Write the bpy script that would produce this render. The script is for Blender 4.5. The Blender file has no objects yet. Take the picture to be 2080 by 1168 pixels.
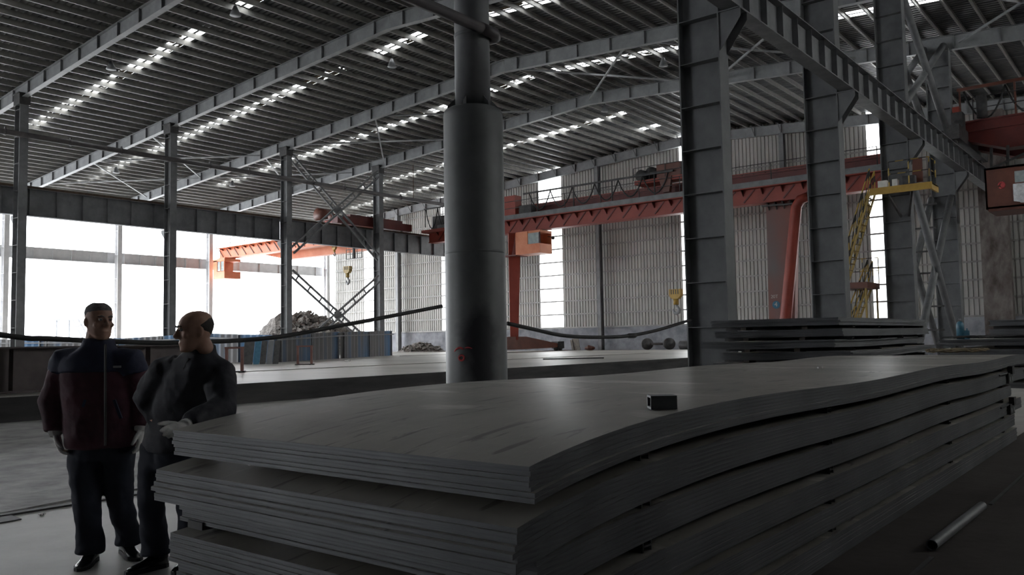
import bpy, bmesh, math, random
from mathutils import Vector as V, Matrix, Euler
random.seed(7)
SC = bpy.context.scene
COL = SC.collection
PI = math.pi

# ------------------------------------------------------------------ camera
YAW, PIT, ROL, FPX = math.radians(38.8013), math.radians(3.6269), math.radians(-1.0034), 1694.07
EYE = V((0, 0, 1.46))
_fw = V((math.cos(PIT)*math.cos(YAW), math.cos(PIT)*math.sin(YAW), math.sin(PIT)))
_rt = V((math.sin(YAW), -math.cos(YAW), 0)); _up = _rt.cross(_fw)
_r2 = math.cos(ROL)*_rt + math.sin(ROL)*_up; _u2 = -math.sin(ROL)*_rt + math.cos(ROL)*_up
cam = bpy.data.cameras.new('camera'); cam.sensor_width = 36; cam.sensor_fit = 'HORIZONTAL'
cam.lens = 36*FPX/2080; cam.clip_start = .05; cam.clip_end = 600
co = bpy.data.objects.new('camera', cam); COL.objects.link(co)
M4 = Matrix((_r2, _u2, -_fw)).transposed().to_4x4(); M4.translation = EYE
co.matrix_world = M4; SC.camera = co
def ray(px, py): return _r2*((px-1040)/FPX) - _u2*((py-584)/FPX) + _fw
def at(px, py, D): return EYE + ray(px, py)*D
def onX(px, py, x): r = ray(px, py); return EYE + r*(x/r.x)
def onY(px, py, y): r = ray(px, py); return EYE + r*(y/r.y)
def onZ(px, py, z): r = ray(px, py); return EYE + r*((z-1.46)/r.z)

# ------------------------------------------------------------------ mesh helper
class MB:
    def __init__(s): s.v = []; s.f = []
    def add(s, vs, fs):
        n = len(s.v); s.v += [V(p) for p in vs]; s.f += [tuple(i+n for i in q) for q in fs]; return s
    def box(s, c, d, R=None):
        c = V(c); vs = []
        for x in (-.5, .5):
            for y in (-.5, .5):
                for z in (-.5, .5):
                    p = V((x*d[0], y*d[1], z*d[2])); vs.append(c + (R @ p if R else p))
        return s.add(vs, [(0,1,3,2),(4,6,7,5),(0,4,5,1),(2,3,7,6),(0,2,6,4),(1,5,7,3)])
    def box2(s, a, b): a = V(a); b = V(b); return s.box((a+b)/2, [abs(b[i]-a[i]) for i in range(3)])
    def bar(s, p, q, w, h, up=(0,0,1)):
        p = V(p); q = V(q); d = q-p; L = d.length; d.normalize(); up = V(up)
        r = d.cross(up)
        if r.length < 1e-4: r = d.cross(V((1,0,0)))
        r.normalize(); u = r.cross(d)
        return s.box((p+q)/2, (w, L, h), Matrix((r, d, u)).transposed())
    def tube(s, p, q, r, n=10, r2=None, cap=True):
        p = V(p); q = V(q); return s.loft([p, q], [r, r if r2 is None else r2], n, cap)
    def loft(s, pts, rad, n=10, cap=True, flat=None, ref=None):
        """tube through pts; rad numbers or (a,b) with a along the reference side axis"""
        pts = [V(p) for p in pts]; rings = []; prev = None
        for i, p in enumerate(pts):
            d = (pts[min(i+1, len(pts)-1)] - pts[max(i-1, 0)]).normalized()
            if ref is not None:
                a = V(ref); a = a - d*a.dot(d)
                if a.length < 1e-5: a = d.orthogonal()
            elif prev is None: a = d.orthogonal()
            else:
                a = prev - d*prev.dot(d)
                if a.length < 1e-5: a = d.orthogonal()
            a.normalize(); prev = a; b = d.cross(a)
            ra, rb = rad[i] if isinstance(rad[i], (tuple, list)) else (rad[i], rad[i])
            rings.append([p + a*(ra*math.cos(2*PI*k/n)) + b*(rb*math.sin(2*PI*k/n)) for k in range(n)])
        return s.rings(rings, cap)
    def rings(s, rings, cap=True):
        n = len(rings[0]); vs = [p for r in rings for p in r]; fs = []
        for i in range(len(rings)-1):
            for k in range(n):
                k2 = (k+1) % n; fs.append((i*n+k, i*n+k2, (i+1)*n+k2, (i+1)*n+k))
        if cap:
            fs.append(tuple(range(n-1, -1, -1))); m = (len(rings)-1)*n; fs.append(tuple(range(m, m+n)))
        return s.add(vs, fs)
    def ell(s, c, r, R=None, n=14, m=9):
        c = V(c); rg = []
        for i in range(1, m):
            t = PI*i/m; rg.append([(lambda p: c + (R @ p if R else p))(V((r[0]*math.sin(t)*math.cos(2*PI*k/n), r[1]*math.sin(t)*math.sin(2*PI*k/n), -r[2]*math.cos(t)))) for k in range(n)])
        return s.rings(rg)
    def hbeam(s, p, q, h, b, tw=.014, tf=.022, up=(0,0,1)):
        p = V(p); q = V(q); d = (q-p).normalized(); r = d.cross(V(up)).normalized(); u = r.cross(d)
        s.bar(p, q, tw, h-2*tf, u)
        for sg in (-1, 1): o = u*(sg*(h/2-tf/2)); s.bar(p+o, q+o, b, tf, u)
        return s
    def prism(s, poly, d):
        """planar polygon extruded by vector d"""
        d = V(d); n = len(poly); a = [V(p) for p in poly]; vs = a + [p+d for p in a]
        fs = [tuple(range(n-1, -1, -1)), tuple(range(n, 2*n))] + [(i, (i+1) % n, n+(i+1) % n, n+i) for i in range(n)]
        return s.add(vs, fs)
    def build(s, name, mat, parent=None, smooth=False, fix=True):
        me = bpy.data.meshes.new(name)
        off = V((0,0,0))
        if parent is not None:
            q = parent
            while q is not None: off += q.location; q = q.parent
        me.from_pydata([tuple(p-off) for p in s.v], [], s.f)
        if fix:
            bm = bmesh.new(); bm.from_mesh(me); bmesh.ops.recalc_face_normals(bm, faces=bm.faces); bm.to_mesh(me); bm.free()
        if mat: me.materials.append(mat)
        if smooth:
            me.polygons.foreach_set('use_smooth', [True]*len(me.polygons))
        o = bpy.data.objects.new(name, me); COL.objects.link(o)
        if parent is not None: o.parent = parent
        return o
def tag(o, label=None, cat=None, group=None, kind=None):
    if label: o['label'] = label
    if cat: o['category'] = cat
    if group: o['group'] = group
    if kind: o['kind'] = kind
    return o
def thing(name, label, cat, loc=(0,0,0), group=None, kind=None):
    o = bpy.data.objects.new(name, None); COL.objects.link(o); o.location = loc; o.empty_display_size = .1
    return tag(o, label, cat, group, kind)
def struct(mb, name, mat, label=None): return tag(mb.build(name, mat), label, None, None, 'structure')
def lift(o, origin):
    """move a mesh object's origin to a point without moving its geometry"""
    origin = V(origin); o.data.transform(Matrix.Translation(-origin)); o.location = origin; return o

# ------------------------------------------------------------------ materials
def mat(name, c1, c2=None, rough=.7, metal=0., scale=3., bump=0., stretch=None, spec=.5, detail=5., c3=None, lo=.35, hi=.65, bscale=None):
    m = bpy.data.materials.new(name); m.use_nodes = True; nt = m.node_tree; N = nt.nodes; L = nt.links
    b = N['Principled BSDF']; b.inputs['Roughness'].default_value = rough; b.inputs['Metallic'].default_value = metal
    b.inputs['Specular IOR Level'].default_value = spec
    tc = N.new('ShaderNodeTexCoord'); mp = N.new('ShaderNodeMapping'); L.new(tc.outputs['Object'], mp.inputs[0])
    if stretch: mp.inputs['Scale'].default_value = stretch
    no = N.new('ShaderNodeTexNoise'); no.inputs['Scale'].default_value = scale; no.inputs['Detail'].default_value = detail; no.inputs['Roughness'].default_value = .62
    L.new(mp.outputs[0], no.inputs['Vector'])
    cr = N.new('ShaderNodeValToRGB'); cr.color_ramp.elements[0].position = lo; cr.color_ramp.elements[1].position = hi
    cr.color_ramp.elements[0].color = (*c1, 1); cr.color_ramp.elements[1].color = (*(c2 or c1), 1)
    if c3: e = cr.color_ramp.elements.new((lo+hi)/2); e.color = (*c3, 1)
    L.new(no.outputs['Fac'], cr.inputs[0]); L.new(cr.outputs[0], b.inputs['Base Color'])
    if bump:
        bp = N.new('ShaderNodeBump'); bp.inputs['Strength'].default_value = bump; bp.inputs['Distance'].default_value = .02
        n2 = N.new('ShaderNodeTexNoise'); n2.inputs['Scale'].default_value = bscale or scale*4; n2.inputs['Detail'].default_value = 6
        L.new(mp.outputs[0], n2.inputs['Vector']); L.new(n2.outputs['Fac'], bp.inputs['Height']); L.new(bp.outputs[0], b.inputs['Normal'])
    return m
M = {}
M['steel'] = mat('grey_steel_paint', (.12,.124,.13), (.19,.194,.2), .55, 0, 1.5, .05)
M['steel_light'] = mat('pale_steel_paint', (.22,.228,.235), (.3,.308,.315), .5, 0, 1.5, .05)
M['pale'] = mat('glare_pale_paint', (.6,.6,.61), (.72,.72,.73), .6, 0, 1.5)  # far row colour lightened to stand in for glare from the open side
M['rcol'] = mat('column_paint', (.1,.104,.108), (.15,.154,.158), .6, 0, 1.2, .05)
M['purlin'] = mat('galvanised_purlin', (.2,.2,.195), (.3,.29,.265), .45, .1, 2)
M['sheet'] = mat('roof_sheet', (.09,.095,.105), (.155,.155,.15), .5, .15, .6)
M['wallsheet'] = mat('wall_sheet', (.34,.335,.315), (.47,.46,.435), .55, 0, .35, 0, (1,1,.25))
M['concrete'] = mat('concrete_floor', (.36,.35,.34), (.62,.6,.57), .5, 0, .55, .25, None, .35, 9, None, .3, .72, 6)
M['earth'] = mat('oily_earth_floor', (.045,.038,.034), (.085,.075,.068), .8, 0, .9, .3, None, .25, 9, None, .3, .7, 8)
M['kerb'] = mat('dark_kerb_steel', (.03,.03,.032), (.085,.082,.08), .7, 0, 1.2, .2, (.3,1,2))
M['trestle'] = mat('faded_red_trestle', (.16,.075,.065), (.24,.12,.1), .6, 0, 3)
M['boxbeam'] = mat('brown_beam_paint', (.12,.1,.1), (.19,.16,.155), .6, 0, 1.5)
M['platform'] = mat('plate_floor', (.27,.26,.235), (.47,.45,.41), .45, 0, .35, .15, (1,.35,1), .4, 8, None, .3, .7, 5)
M['dirt'] = mat('dirt', (.18,.175,.17), (.46,.45,.44), .6, 0, 2.2, .9, (1,1,1), .2, 9, None, .3, .7, 7)
M['masonry'] = mat('rendered_masonry', (.2,.21,.23), (.36,.37,.4), .9, 0, 1.1, .4, None, .2, 9)
M['red'] = mat('red_crane_paint', (.2,.03,.02), (.31,.055,.037), .5, 0, .8, .03, None, .4, 6, None, .25, .75)
M['orange'] = mat('orange_crane_paint', (.62,.17,.07), (.72,.26,.13), .5, 0, .8)
M['darkred'] = mat('dark_red_paint', (.08,.01,.009), (.13,.018,.014), .5, 0, 1.2)
M['brownred'] = mat('brown_red_paint', (.09,.028,.018), (.14,.046,.028), .5, 0, 1.2)
M['fadered'] = mat('faded_grey_red_paint', (.14,.13,.13), (.22,.09,.075), .65, 0, .22, 0, (1,1,.6), .3, 3)
M['yellow'] = mat('yellow_paint', (.36,.21,.03), (.46,.29,.05), .5, 0, 2)
M['dullyellow'] = mat('dull_yellow_paint', (.26,.18,.04), (.36,.25,.07), .5, 0, 3)
M['rail'] = mat('rusty_rail', (.07,.045,.03), (.15,.1,.07), .7, .2, 3)
M['dark'] = mat('dark_iron', (.03,.03,.032), (.07,.068,.066), .6, .2, 3)
M['black'] = mat('black_rubber', (.015,.015,.016), (.03,.03,.03), .6, 0, 4)
M['pipe'] = mat('dark_pipe_paint', (.05,.045,.05), (.09,.08,.08), .5, 0, 2)
M['plate'] = None
M['plate_edge'] = mat('plate_edge_steel', (.045,.047,.051), (.19,.195,.204), .5, .2, 1.6, .15, (.7,.7,40), .4, 8, None, .3, .72)
M['fence'] = mat('fence_sheet', (.12,.115,.115), (.05,.14,.27), .6, 0, .33, 0, (1,1,.12), .4, 3, None, .42, .56)
M['wood'] = mat('weathered_block', (.1,.09,.08), (.2,.18,.15), .8, 0, 5)
M['rubble'] = mat('scrap_rubble', (.06,.055,.05), (.26,.24,.22), .9, 0, 6, .3)
M['white'] = mat('white_scrap', (.75,.74,.7), (.9,.89,.86), .8, 0, 5)
M['glove'] = mat('pale_work_glove', (.5,.49,.48), (.66,.65,.63), .9, 0, 20, .2)
M['skin'] = mat('skin', (.36,.2,.14), (.45,.27,.2), .55, 0, 14, .05)
M['eye'] = mat('eye_white', (.3,.29,.28), (.34,.33,.32), .3)
M['hair1'] = mat('short_grey_hair', (.11,.1,.1), (.2,.19,.19), .8, 0, 60, .4)
M['hair2'] = mat('short_dark_hair', (.02,.016,.014), (.05,.042,.038), .7, 0, 60, .4)
M['jacket1'] = mat('maroon_padded_jacket', (.05,.018,.028), (.085,.026,.04), .8, 0, 5, .25)
M['yoke1'] = mat('navy_jacket_yoke', (.018,.022,.05), (.03,.036,.07), .8, 0, 5, .25)
M['jacket2'] = mat('black_padded_jacket', (.012,.013,.02), (.024,.025,.034), .75, 0, 5, .25)
M['trousers'] = mat('dark_navy_trousers', (.012,.015,.028), (.022,.026,.042), .85, 0, 6, .15)
M['shoe'] = mat('polished_black_leather', (.008,.008,.01), (.014,.014,.016), .18, 0, 6)
M['blue'] = mat('blue_cylinder_paint', (.025,.1,.15), (.05,.15,.21), .45, 0, 8)
M['glass'] = mat('dull_glass', (.28,.33,.34), (.42,.46,.45), .15, 0, 3)
M['plastic'] = mat('clear_plastic_sheet', (.5,.51,.52), (.72,.73,.74), .25, 0, 9, .8)
M['straw'] = mat('straw_rope', (.2,.16,.1), (.34,.28,.19), .95, 0, 12, .4)
M['snow'] = mat('pale_yard', (.62,.62,.62), (.75,.75,.75), .9, 0, .1)
M['redmark'] = mat('red_paint_mark', (.42,.05,.06), (.5,.08,.08), .7, 0, 9)
M['whitemark'] = mat('white_paint_mark', (.42,.4,.38), (.5,.48,.45), .8, 0, 9)
M['bluemark'] = mat('blue_paint_mark', (.04,.13,.2), (.06,.17,.25), .8, 0, 9)
M['post'] = mat('stained_concrete_post', (.06,.045,.04), (.2,.18,.17), .9, 0, 1.2, .3, (1,1,.5))

def plate_material():
    m = mat('mill_scale_plate', (.21,.2,.18), (.36,.345,.31), .42, .0, .8, .12, (1,1.8,1), .5, 10, None, .3, .7, 2.5)
    nt = m.node_tree; N = nt.nodes; L = nt.links; b = N['Principled BSDF']; cur = b.inputs['Base Color'].links[0].from_socket; tc = N.new('ShaderNodeTexCoord')
    for sc_, st, lo, hi, col, amt in ((2.3, (1,.35,1), .57, .66, (.62,.6,.56,1), .75), (5.5, (.5,2.6,1), .6, .68, (.08,.075,.07,1), .8), (.45, (1,1.4,1), .5, .62, (.24,.225,.2,1), .7), (17, (.25,3.2,1), .66, .7, (.55,.54,.5,1), .5)):
        mp = N.new('ShaderNodeMapping'); mp.inputs['Scale'].default_value = st; mp.inputs['Location'].default_value = (sc_*3.1, sc_*1.7, 0); no = N.new('ShaderNodeTexNoise'); no.inputs['Scale'].default_value = sc_; no.inputs['Detail'].default_value = 7; no.inputs['Distortion'].default_value = .6
        L.new(tc.outputs['Object'], mp.inputs[0]); L.new(mp.outputs[0], no.inputs['Vector'])
        mr = N.new('ShaderNodeMapRange'); mr.inputs[1].default_value = lo; mr.inputs[2].default_value = hi; mr.inputs[4].default_value = amt; L.new(no.outputs['Fac'], mr.inputs[0])
        mx = N.new('ShaderNodeMix'); mx.data_type = 'RGBA'; mx.inputs[7].default_value = col; L.new(mr.outputs[0], mx.inputs[0]); L.new(cur, mx.inputs[6]); cur = mx.outputs[2]
    L.new(cur, b.inputs['Base Color']); return m
M['plate'] = plate_material()
def soot_column_material():
    m = mat('smoke_stained_column_paint', (.075,.08,.08), (.105,.11,.11), .5, 0, 1.5, .04)
    nt = m.node_tree; N = nt.nodes; L = nt.links; b = N['Principled BSDF']
    src = b.inputs['Base Color'].links[0].from_socket
    tc = N.new('ShaderNodeTexCoord'); no = N.new('ShaderNodeTexNoise'); no.inputs['Scale'].default_value = 1.6; no.inputs['Detail'].default_value = 6
    L.new(tc.outputs['Object'], no.inputs['Vector'])
    mp = N.new('ShaderNodeMapping'); mp.inputs['Location'].default_value = (.42*1.3, .42*1.3, -1.35*.62); mp.inputs['Scale'].default_value = (1.3, 1.3, .62)
    L.new(tc.outputs['Object'], mp.inputs[0])
    ln = N.new('ShaderNodeVectorMath'); ln.operation = 'LENGTH'; L.new(mp.outputs[0], ln.inputs[0])
    ad = N.new('ShaderNodeMath'); ad.operation = 'MULTIPLY_ADD'; ad.inputs[1].default_value = .9; L.new(no.outputs['Fac'], ad.inputs[0]); L.new(ln.outputs['Value'], ad.inputs[2])
    cr = N.new('ShaderNodeValToRGB'); cr.color_ramp.elements[0].position = .75; cr.color_ramp.elements[1].position = 1.55
    L.new(ad.outputs[0], cr.inputs[0])
    mx = N.new('ShaderNodeMix'); mx.data_type = 'RGBA'; mx.inputs[6].default_value = (.018,.018,.022,1)
    L.new(cr.outputs[0], mx.inputs[0]); L.new(src, mx.inputs[7]); L.new(mx.outputs[2], b.inputs['Base Color'])
    return m
M['soot'] = soot_column_material()
def translucent_panel():
    m = bpy.data.materials.new('translucent_panel'); m.use_nodes = True; nt = m.node_tree; N = nt.nodes; L = nt.links
    N.remove(N['Principled BSDF']); o = N['Material Output']
    t = N.new('ShaderNodeBsdfTransparent'); t.inputs[0].default_value = (.82,.82,.8,1)
    s = N.new('ShaderNodeBsdfTranslucent'); s.inputs[0].default_value = (.8,.79,.76,1)
    mx = N.new('ShaderNodeMixShader'); no = N.new('ShaderNodeTexNoise'); no.inputs['Scale'].default_value = 1.4
    mr = N.new('ShaderNodeMapRange'); mr.inputs[1].default_value = .3; mr.inputs[2].default_value = .7; mr.inputs[3].default_value = .25; mr.inputs[4].default_value = .6
    L.new(no.outputs['Fac'], mr.inputs[0]); L.new(mr.outputs[0], mx.inputs[0]); L.new(t.outputs[0], mx.inputs[1]); L.new(s.outputs[0], mx.inputs[2]); L.new(mx.outputs[0], o.inputs[0])
    return m
M['panel'] = translucent_panel()
def dirty_panel():
    m = translucent_panel(); m.name = 'dirty_roof_light'; nt = m.node_tree; N = nt.nodes; L = nt.links; o = N['Material Output']; src = o.inputs[0].links[0].from_socket
    d = N.new('ShaderNodeBsdfDiffuse'); d.inputs[0].default_value = (.2,.17,.13,1); mx = N.new('ShaderNodeMixShader'); no = N.new('ShaderNodeTexNoise'); no.inputs['Scale'].default_value = .75; no.inputs['Detail'].default_value = 4
    tc = N.new('ShaderNodeTexCoord'); L.new(tc.outputs['Object'], no.inputs['Vector'])
    cr = N.new('ShaderNodeValToRGB'); cr.color_ramp.elements[0].position = .505; cr.color_ramp.elements[1].position = .555
    L.new(no.outputs['Fac'], cr.inputs[0]); L.new(cr.outputs[0], mx.inputs[0]); L.new(src, mx.inputs[1]); L.new(d.outputs[0], mx.inputs[2]); L.new(mx.outputs[0], o.inputs[0]); return m
M['roofpanel'] = dirty_panel()
def striped():
    m = bpy.data.materials.new('yellow_black_stripes'); m.use_nodes = True; nt = m.node_tree; N = nt.nodes; L = nt.links; b = N['Principled BSDF']
    tc = N.new('ShaderNodeTexCoord'); w = N.new('ShaderNodeTexWave'); w.inputs['Scale'].default_value = 1.1; w.bands_direction = 'DIAGONAL'
    cr = N.new('ShaderNodeValToRGB'); cr.color_ramp.interpolation = 'CONSTANT'; cr.color_ramp.elements[0].color = (.36,.24,.04,1); cr.color_ramp.elements[1].color = (.02,.02,.02,1); cr.color_ramp.elements[1].position = .55
    L.new(tc.outputs['Object'], w.inputs[0]); L.new(w.outputs['Fac'], cr.inputs[0]); L.new(cr.outputs[0], b.inputs['Base Color']); return m
M['stripe'] = striped()
# ------------------------------------------------------------------ the hall
YR, YL, Y2, XW = 9.05, 50.97, 75.5, 61.5          # rows of columns (centres) and end wall
FX = [10.07, 19.07, 28.07, 37.07, 46.07]           # frames
RIDGE = 30.1
def roofz(y): return 17.8 - .0645*abs(y-RIDGE)
X0, X1, YA, YB = -40.0, XW, -13.0, 76.6
PH = .27                                            # purlin height

floor = MB(); floor.box2((X0, 1.9, -.3), (X1+.4, 18.42, 0)); struct(floor, 'floor', M['concrete'])
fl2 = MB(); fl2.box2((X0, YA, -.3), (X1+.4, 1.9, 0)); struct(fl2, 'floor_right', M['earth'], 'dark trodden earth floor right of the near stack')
d = MB(); pts = []
random.seed(3)
edge = [(-11.5, 8.3)] + [(-11+i*.5, 8.32+.1*math.sin(i*1.3)+random.uniform(-.05,.05)+(.02*i if i > 34 else 0)) for i in range(39)] + [(9.0, 10.5), (9.6, 13), (9.2, 15.5), (8, 17.6), (6, 18.2), (-11.5, 18.3)]
d.prism([(x, y, -.01) for x, y in edge], (0,0,.028)); struct(d, 'floor_dirt', M['dirt'], 'bare trampled dirt strip between the concrete and the raised plate floor')
p = MB(); p.box2((X0, 18.42, -.3), (X1+.4, Y2+.9, .49)); struct(p, 'floor_platform', M['platform'], 'raised plate floor with a dark edge across the hall')
# joint lines of big floor plates on the platform: thin steel sheets with a real lip
t = MB(); t.box2((11.5, 26.6, .49), (47, 44.5, .515)); struct(t, 'trim_1', M['platform'], 'thin pale floor plate lying on the raised floor')
t = MB(); t.box2((X0, 18.34, .4), (60, 18.44, .5)); t.box2((X0, 18.38, 0), (60, 18.44, .4)); struct(t, 'trim_2', M['kerb'], 'dark steel edge of the raised floor')
t = MB(); t.bar((-8, 8.16, .002), (6.2, 8.16, .002), .09, .03); struct(t, 'trim_3', M['dark'], 'dark groove rail in the floor at the dirt edge')
g = MB(); g.box2((-80, Y2+.9, -.4), (150, 260, .3)); struct(g, 'ground_yard', M['snow'])

# --- corrugated roof with strips of translucent sheet
STR = [(-31.9, -31.1), (-22.9, -22.1), (-13.9, -13.1), (-4.9, -4.1), (3.4, 5.8), (13.2, 14.0), (22.25, 23.0), (31.0, 31.75), (40.75, 41.5), (51.95, 52.7), (56.85, 57.6)]  # strips over and behind the camera are unseen, added to light the foreground
FULL = ([(31.2, 75.3)], [(-10, 29.0)])
RUNS = [([(31.2, 75.3)], [])]*4 + [([(31.2, 75.3)], []), FULL] + [([(33.2, 34.6), (38.0, 58.6)], []), ([(31.0, 34.6), (37.8, 73.6)], [(20.0, 27.4)]), ([(31.2, 34.5), (38.0, 66.2)], [(7.3, 13.4), (20.6, 29.4)]), ([(31.2, 60.5)], []), ([(31.0, 32.6), (53.8, 74.0)], [])]
def sheet_profile(xa, xb):
    pr = []; x = xa
    while x < xb-.01:
        e = min(x+.3, xb)
        for u, z in ((0, 0), (.15, 0), (.175, .06), (.255, .06), (.28, 0)):
            if x+u < e: pr.append((x+u, z))
        x += .3
    pr.append((xb, 0)); return pr
roof = MB()
def sheet(mb, xa, xb, ya, yb):
    pr = sheet_profile(xa, xb); n = len(pr)
    for lay in (0,):
        vs = [(x, ya, roofz(ya)+PH+.02+z) for x, z in pr] + [(x, yb, roofz(yb)+PH+.02+z) for x, z in pr]
        mb.add(vs, [(i, i+1, n+i+1, n+i) for i in range(n-1)])
def sheets_with_gaps(xa, xb, gaps, ya, yb):
    y = ya
    for a, b in sorted(gaps):
        if a > y: sheet(roof, xa, xb, y, a)
        y = b
    if y < yb: sheet(roof, xa, xb, y, yb)
xs = [X0-.4] + [v for s in STR for v in s] + [X1+.4]
for i in range(0, len(xs), 2):
    sheet(roof, xs[i], xs[i+1], RIDGE, YB+.2); sheet(roof, xs[i], xs[i+1], YA-.2, RIDGE)
nw = 0
for (xa, xb), (gl, gr) in zip(STR, RUNS):
    sheets_with_gaps(xa, xb, gl, RIDGE, YB+.2); sheets_with_gaps(xa, xb, gr, YA-.2, RIDGE)
    xm = (xa+xb)/2
    for (ya, yb) in gl+gr:
        sheet(roof, xm-.07, xm+.07, ya, yb)
        w = MB(); nw += 1
        for (u, v) in ((xa, xm-.07), (xm+.07, xb)):
            vs = [(u, ya, roofz(ya)+PH+.025), (v, ya, roofz(ya)+PH+.025), (v, yb, roofz(yb)+PH+.025), (u, yb, roofz(yb)+PH+.025)]
            w.add(vs, [(0,1,2,3)])
        struct(w, 'window_%d' % nw, M['roofpanel'] if xa > 10 else M['panel'], 'translucent roof light strip')
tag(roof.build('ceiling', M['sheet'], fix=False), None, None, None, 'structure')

# --- purlins
y = RIDGE+.45; ys = []
while y < YB: ys.append(y); y += 1.04
y = RIDGE-.45
while y > -4: ys.append(y); y -= 1.04
for y in ys:
    m = MB(); z = roofz(y)+.012; s = 1 if y > RIDGE else -1; a, b = 7.0, XW-.05
    m.bar((a, y, z+PH/2), (b, y, z+PH/2), .012, PH)
    m.bar((a, y+.035*s, z+.005), (b, y+.035*s, z+.005), .07, .01); m.bar((a, y+.035*s, z+PH-.006), (b, y+.035*s, z+PH-.006), .07, .01)
    tag(lift(m.build('purlin', M['purlin']), (34, y, z)), 'thin pale C-section purlin under the roof sheets', 'purlin', 'roof purlins along the hall')

# --- rafters
RL = ['passing over the round column', 'reaching the left crane column and the first square column', 'reaching the second column of the left row', 'reaching the third column of the left row', 'reaching the braced fourth column of the left row', 'along the top of the end wall']
for fx, lab in zip(FX+[61.05], RL):
    r = thing('roof_rafter', 'grey welded H-beam roof rafter '+lab, 'rafter', (fx, RIDGE, roofz(RIDGE)), 'roof rafters')
    m = MB(); dep = .74
    ym = Y2+.6 if fx < 60 else Y2
    for (ya, yb) in ((RIDGE, ym), (RIDGE, -12.5)):
        m.hbeam((fx, ya, roofz(ya)-dep/2), (fx, yb, roofz(yb)-dep/2), dep, .3)
    m.build('beam', M['steel_light'], r)
    y = RIDGE+1.04; st = []
    while y < ym-1: st.append(y); y += 2.08
    y = RIDGE-1.04
    while y > 0: st.append(y); y -= 2.08
    for y in st:
        m = MB(); z = roofz(y)-dep/2
        for s in (-1, 1): m.box((fx+s*.078, y, z), (.13, .014, dep-.05))
        if fx > 60:
            m.bar((fx-.1, y, z-dep/2+.03), (fx-.75, y, z+dep/2), .05, .05)
        m.build('stiffener', M['steel'], r)

# --- end wall: masonry base, corrugated sheet between translucent strips
wl = MB(); wl.box2((XW, -13, -.3), (XW+.24, Y2, 2.45)); struct(wl, 'wall_back_base', M['masonry'])
strips = [(14.2, 16.9), (29.1, 31.6), (43.55, 46.1), (56.3, 58.6), (67.7, 70.4)]
wall = MB()
def wsheet(mb, ya, yb, za, zb=None):
    y = ya; pr = []
    while y < yb-.01:
        e = min(y+.3, yb)
        for u, x in ((0, 0), (.19, 0), (.205, .08), (.27, .08), (.285, 0)):
            if y+u < e: pr.append((y+u, x))
        y += .3
    pr.append((yb, 0)); n = len(pr)
    vs = [(XW+.03+x, y, za) for y, x in pr] + [(XW+.03+x, y, (roofz(y)+PH+.02 if zb is None else zb)) for y, x in pr]
    mb.add(vs, [(i, i+1, n+i+1, n+i) for i in range(n-1)])
cuts = [-13] + [v for s in strips for v in s] + [Y2]
for i in range(0, len(cuts), 2): wsheet(wall, cuts[i], cuts[i+1], 2.45)
tag(wall.build('wall_back', M['wallsheet'], fix=False), None, None, None, 'structure')
for ya, yb in strips:
    w = MB(); nw += 1; w.add([(XW+.04, ya, 2.45), (XW+.04, yb, 2.45), (XW+.04, yb, roofz(yb)+PH), (XW+.04, ya, roofz(ya)+PH)], [(0,1,2,3)])
    struct(w, 'window_%d' % nw, M['panel'], 'tall translucent light strip in the end wall')
z = 2.55; k = 0
while z < 15.4:
    m = MB(); y0 = max(-12.9, RIDGE-(17.6-z)/.0645 if z > 14.9 else -12.9); y1 = min(Y2-.1, RIDGE+(17.6-z)/.0645)
    m.bar((XW-.07, y0, z), (XW-.07, y1, z), .12, .05); m.bar((XW-.125, y0, z-.05), (XW-.125, y1, z-.05), .012, .1)
    tag(lift(m.build('wall_girt', M['purlin']), (XW-.07, 30, z)), 'thin horizontal girt along the corrugated end wall', 'girt', 'girts of the end wall')
    z += 1.19
PL = {64.2: 'behind the rubbish heap', 52.6: 'behind the left crane girder', 39.1: 'right of the tall white strip behind the red crane leg', 22.7: 'between the two nearest square columns', 9.1: 'wide and brown stained, under the right-hand crane cab'}
for y, lb in PL.items():
    m = MB()
    if y == 9.1: m.box2((60.3, 8.3, 0), (61.1, 9.9, roofz(9)-.8)); o = m.build('wind_post', M['post'])
    else: m.hbeam((60.75, y, .49), (60.75, y, roofz(y)-.76), .5, .34, .014, .02, (1, 0, 0)); o = m.build('wind_post', M['steel_light'] if y > 60 else M['steel'])
    tag(lift(o, (60.75, y, .49 if y > 18 else 0)), ('stained concrete' if y == 9.1 else 'grey steel')+' end wall post '+lb, 'post', 'posts of the end wall')
# walls behind and beside the camera: the unseen high ribbon window at the right is added to light that bay
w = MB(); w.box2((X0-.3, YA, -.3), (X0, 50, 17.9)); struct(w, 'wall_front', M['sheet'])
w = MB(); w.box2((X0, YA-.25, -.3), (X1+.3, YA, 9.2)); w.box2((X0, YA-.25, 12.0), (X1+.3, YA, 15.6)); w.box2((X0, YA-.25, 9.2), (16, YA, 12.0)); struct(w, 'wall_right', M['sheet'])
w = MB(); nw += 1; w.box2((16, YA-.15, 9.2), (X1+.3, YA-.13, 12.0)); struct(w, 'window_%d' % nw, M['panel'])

w = MB(); w.box2((X0-.3, Y2+1.0, -.3), (2, Y2+1.25, 15.2)); struct(w, 'wall_left_unseen', M['sheet'])  # unseen wall, added to keep side light off the near plate ends

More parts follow.
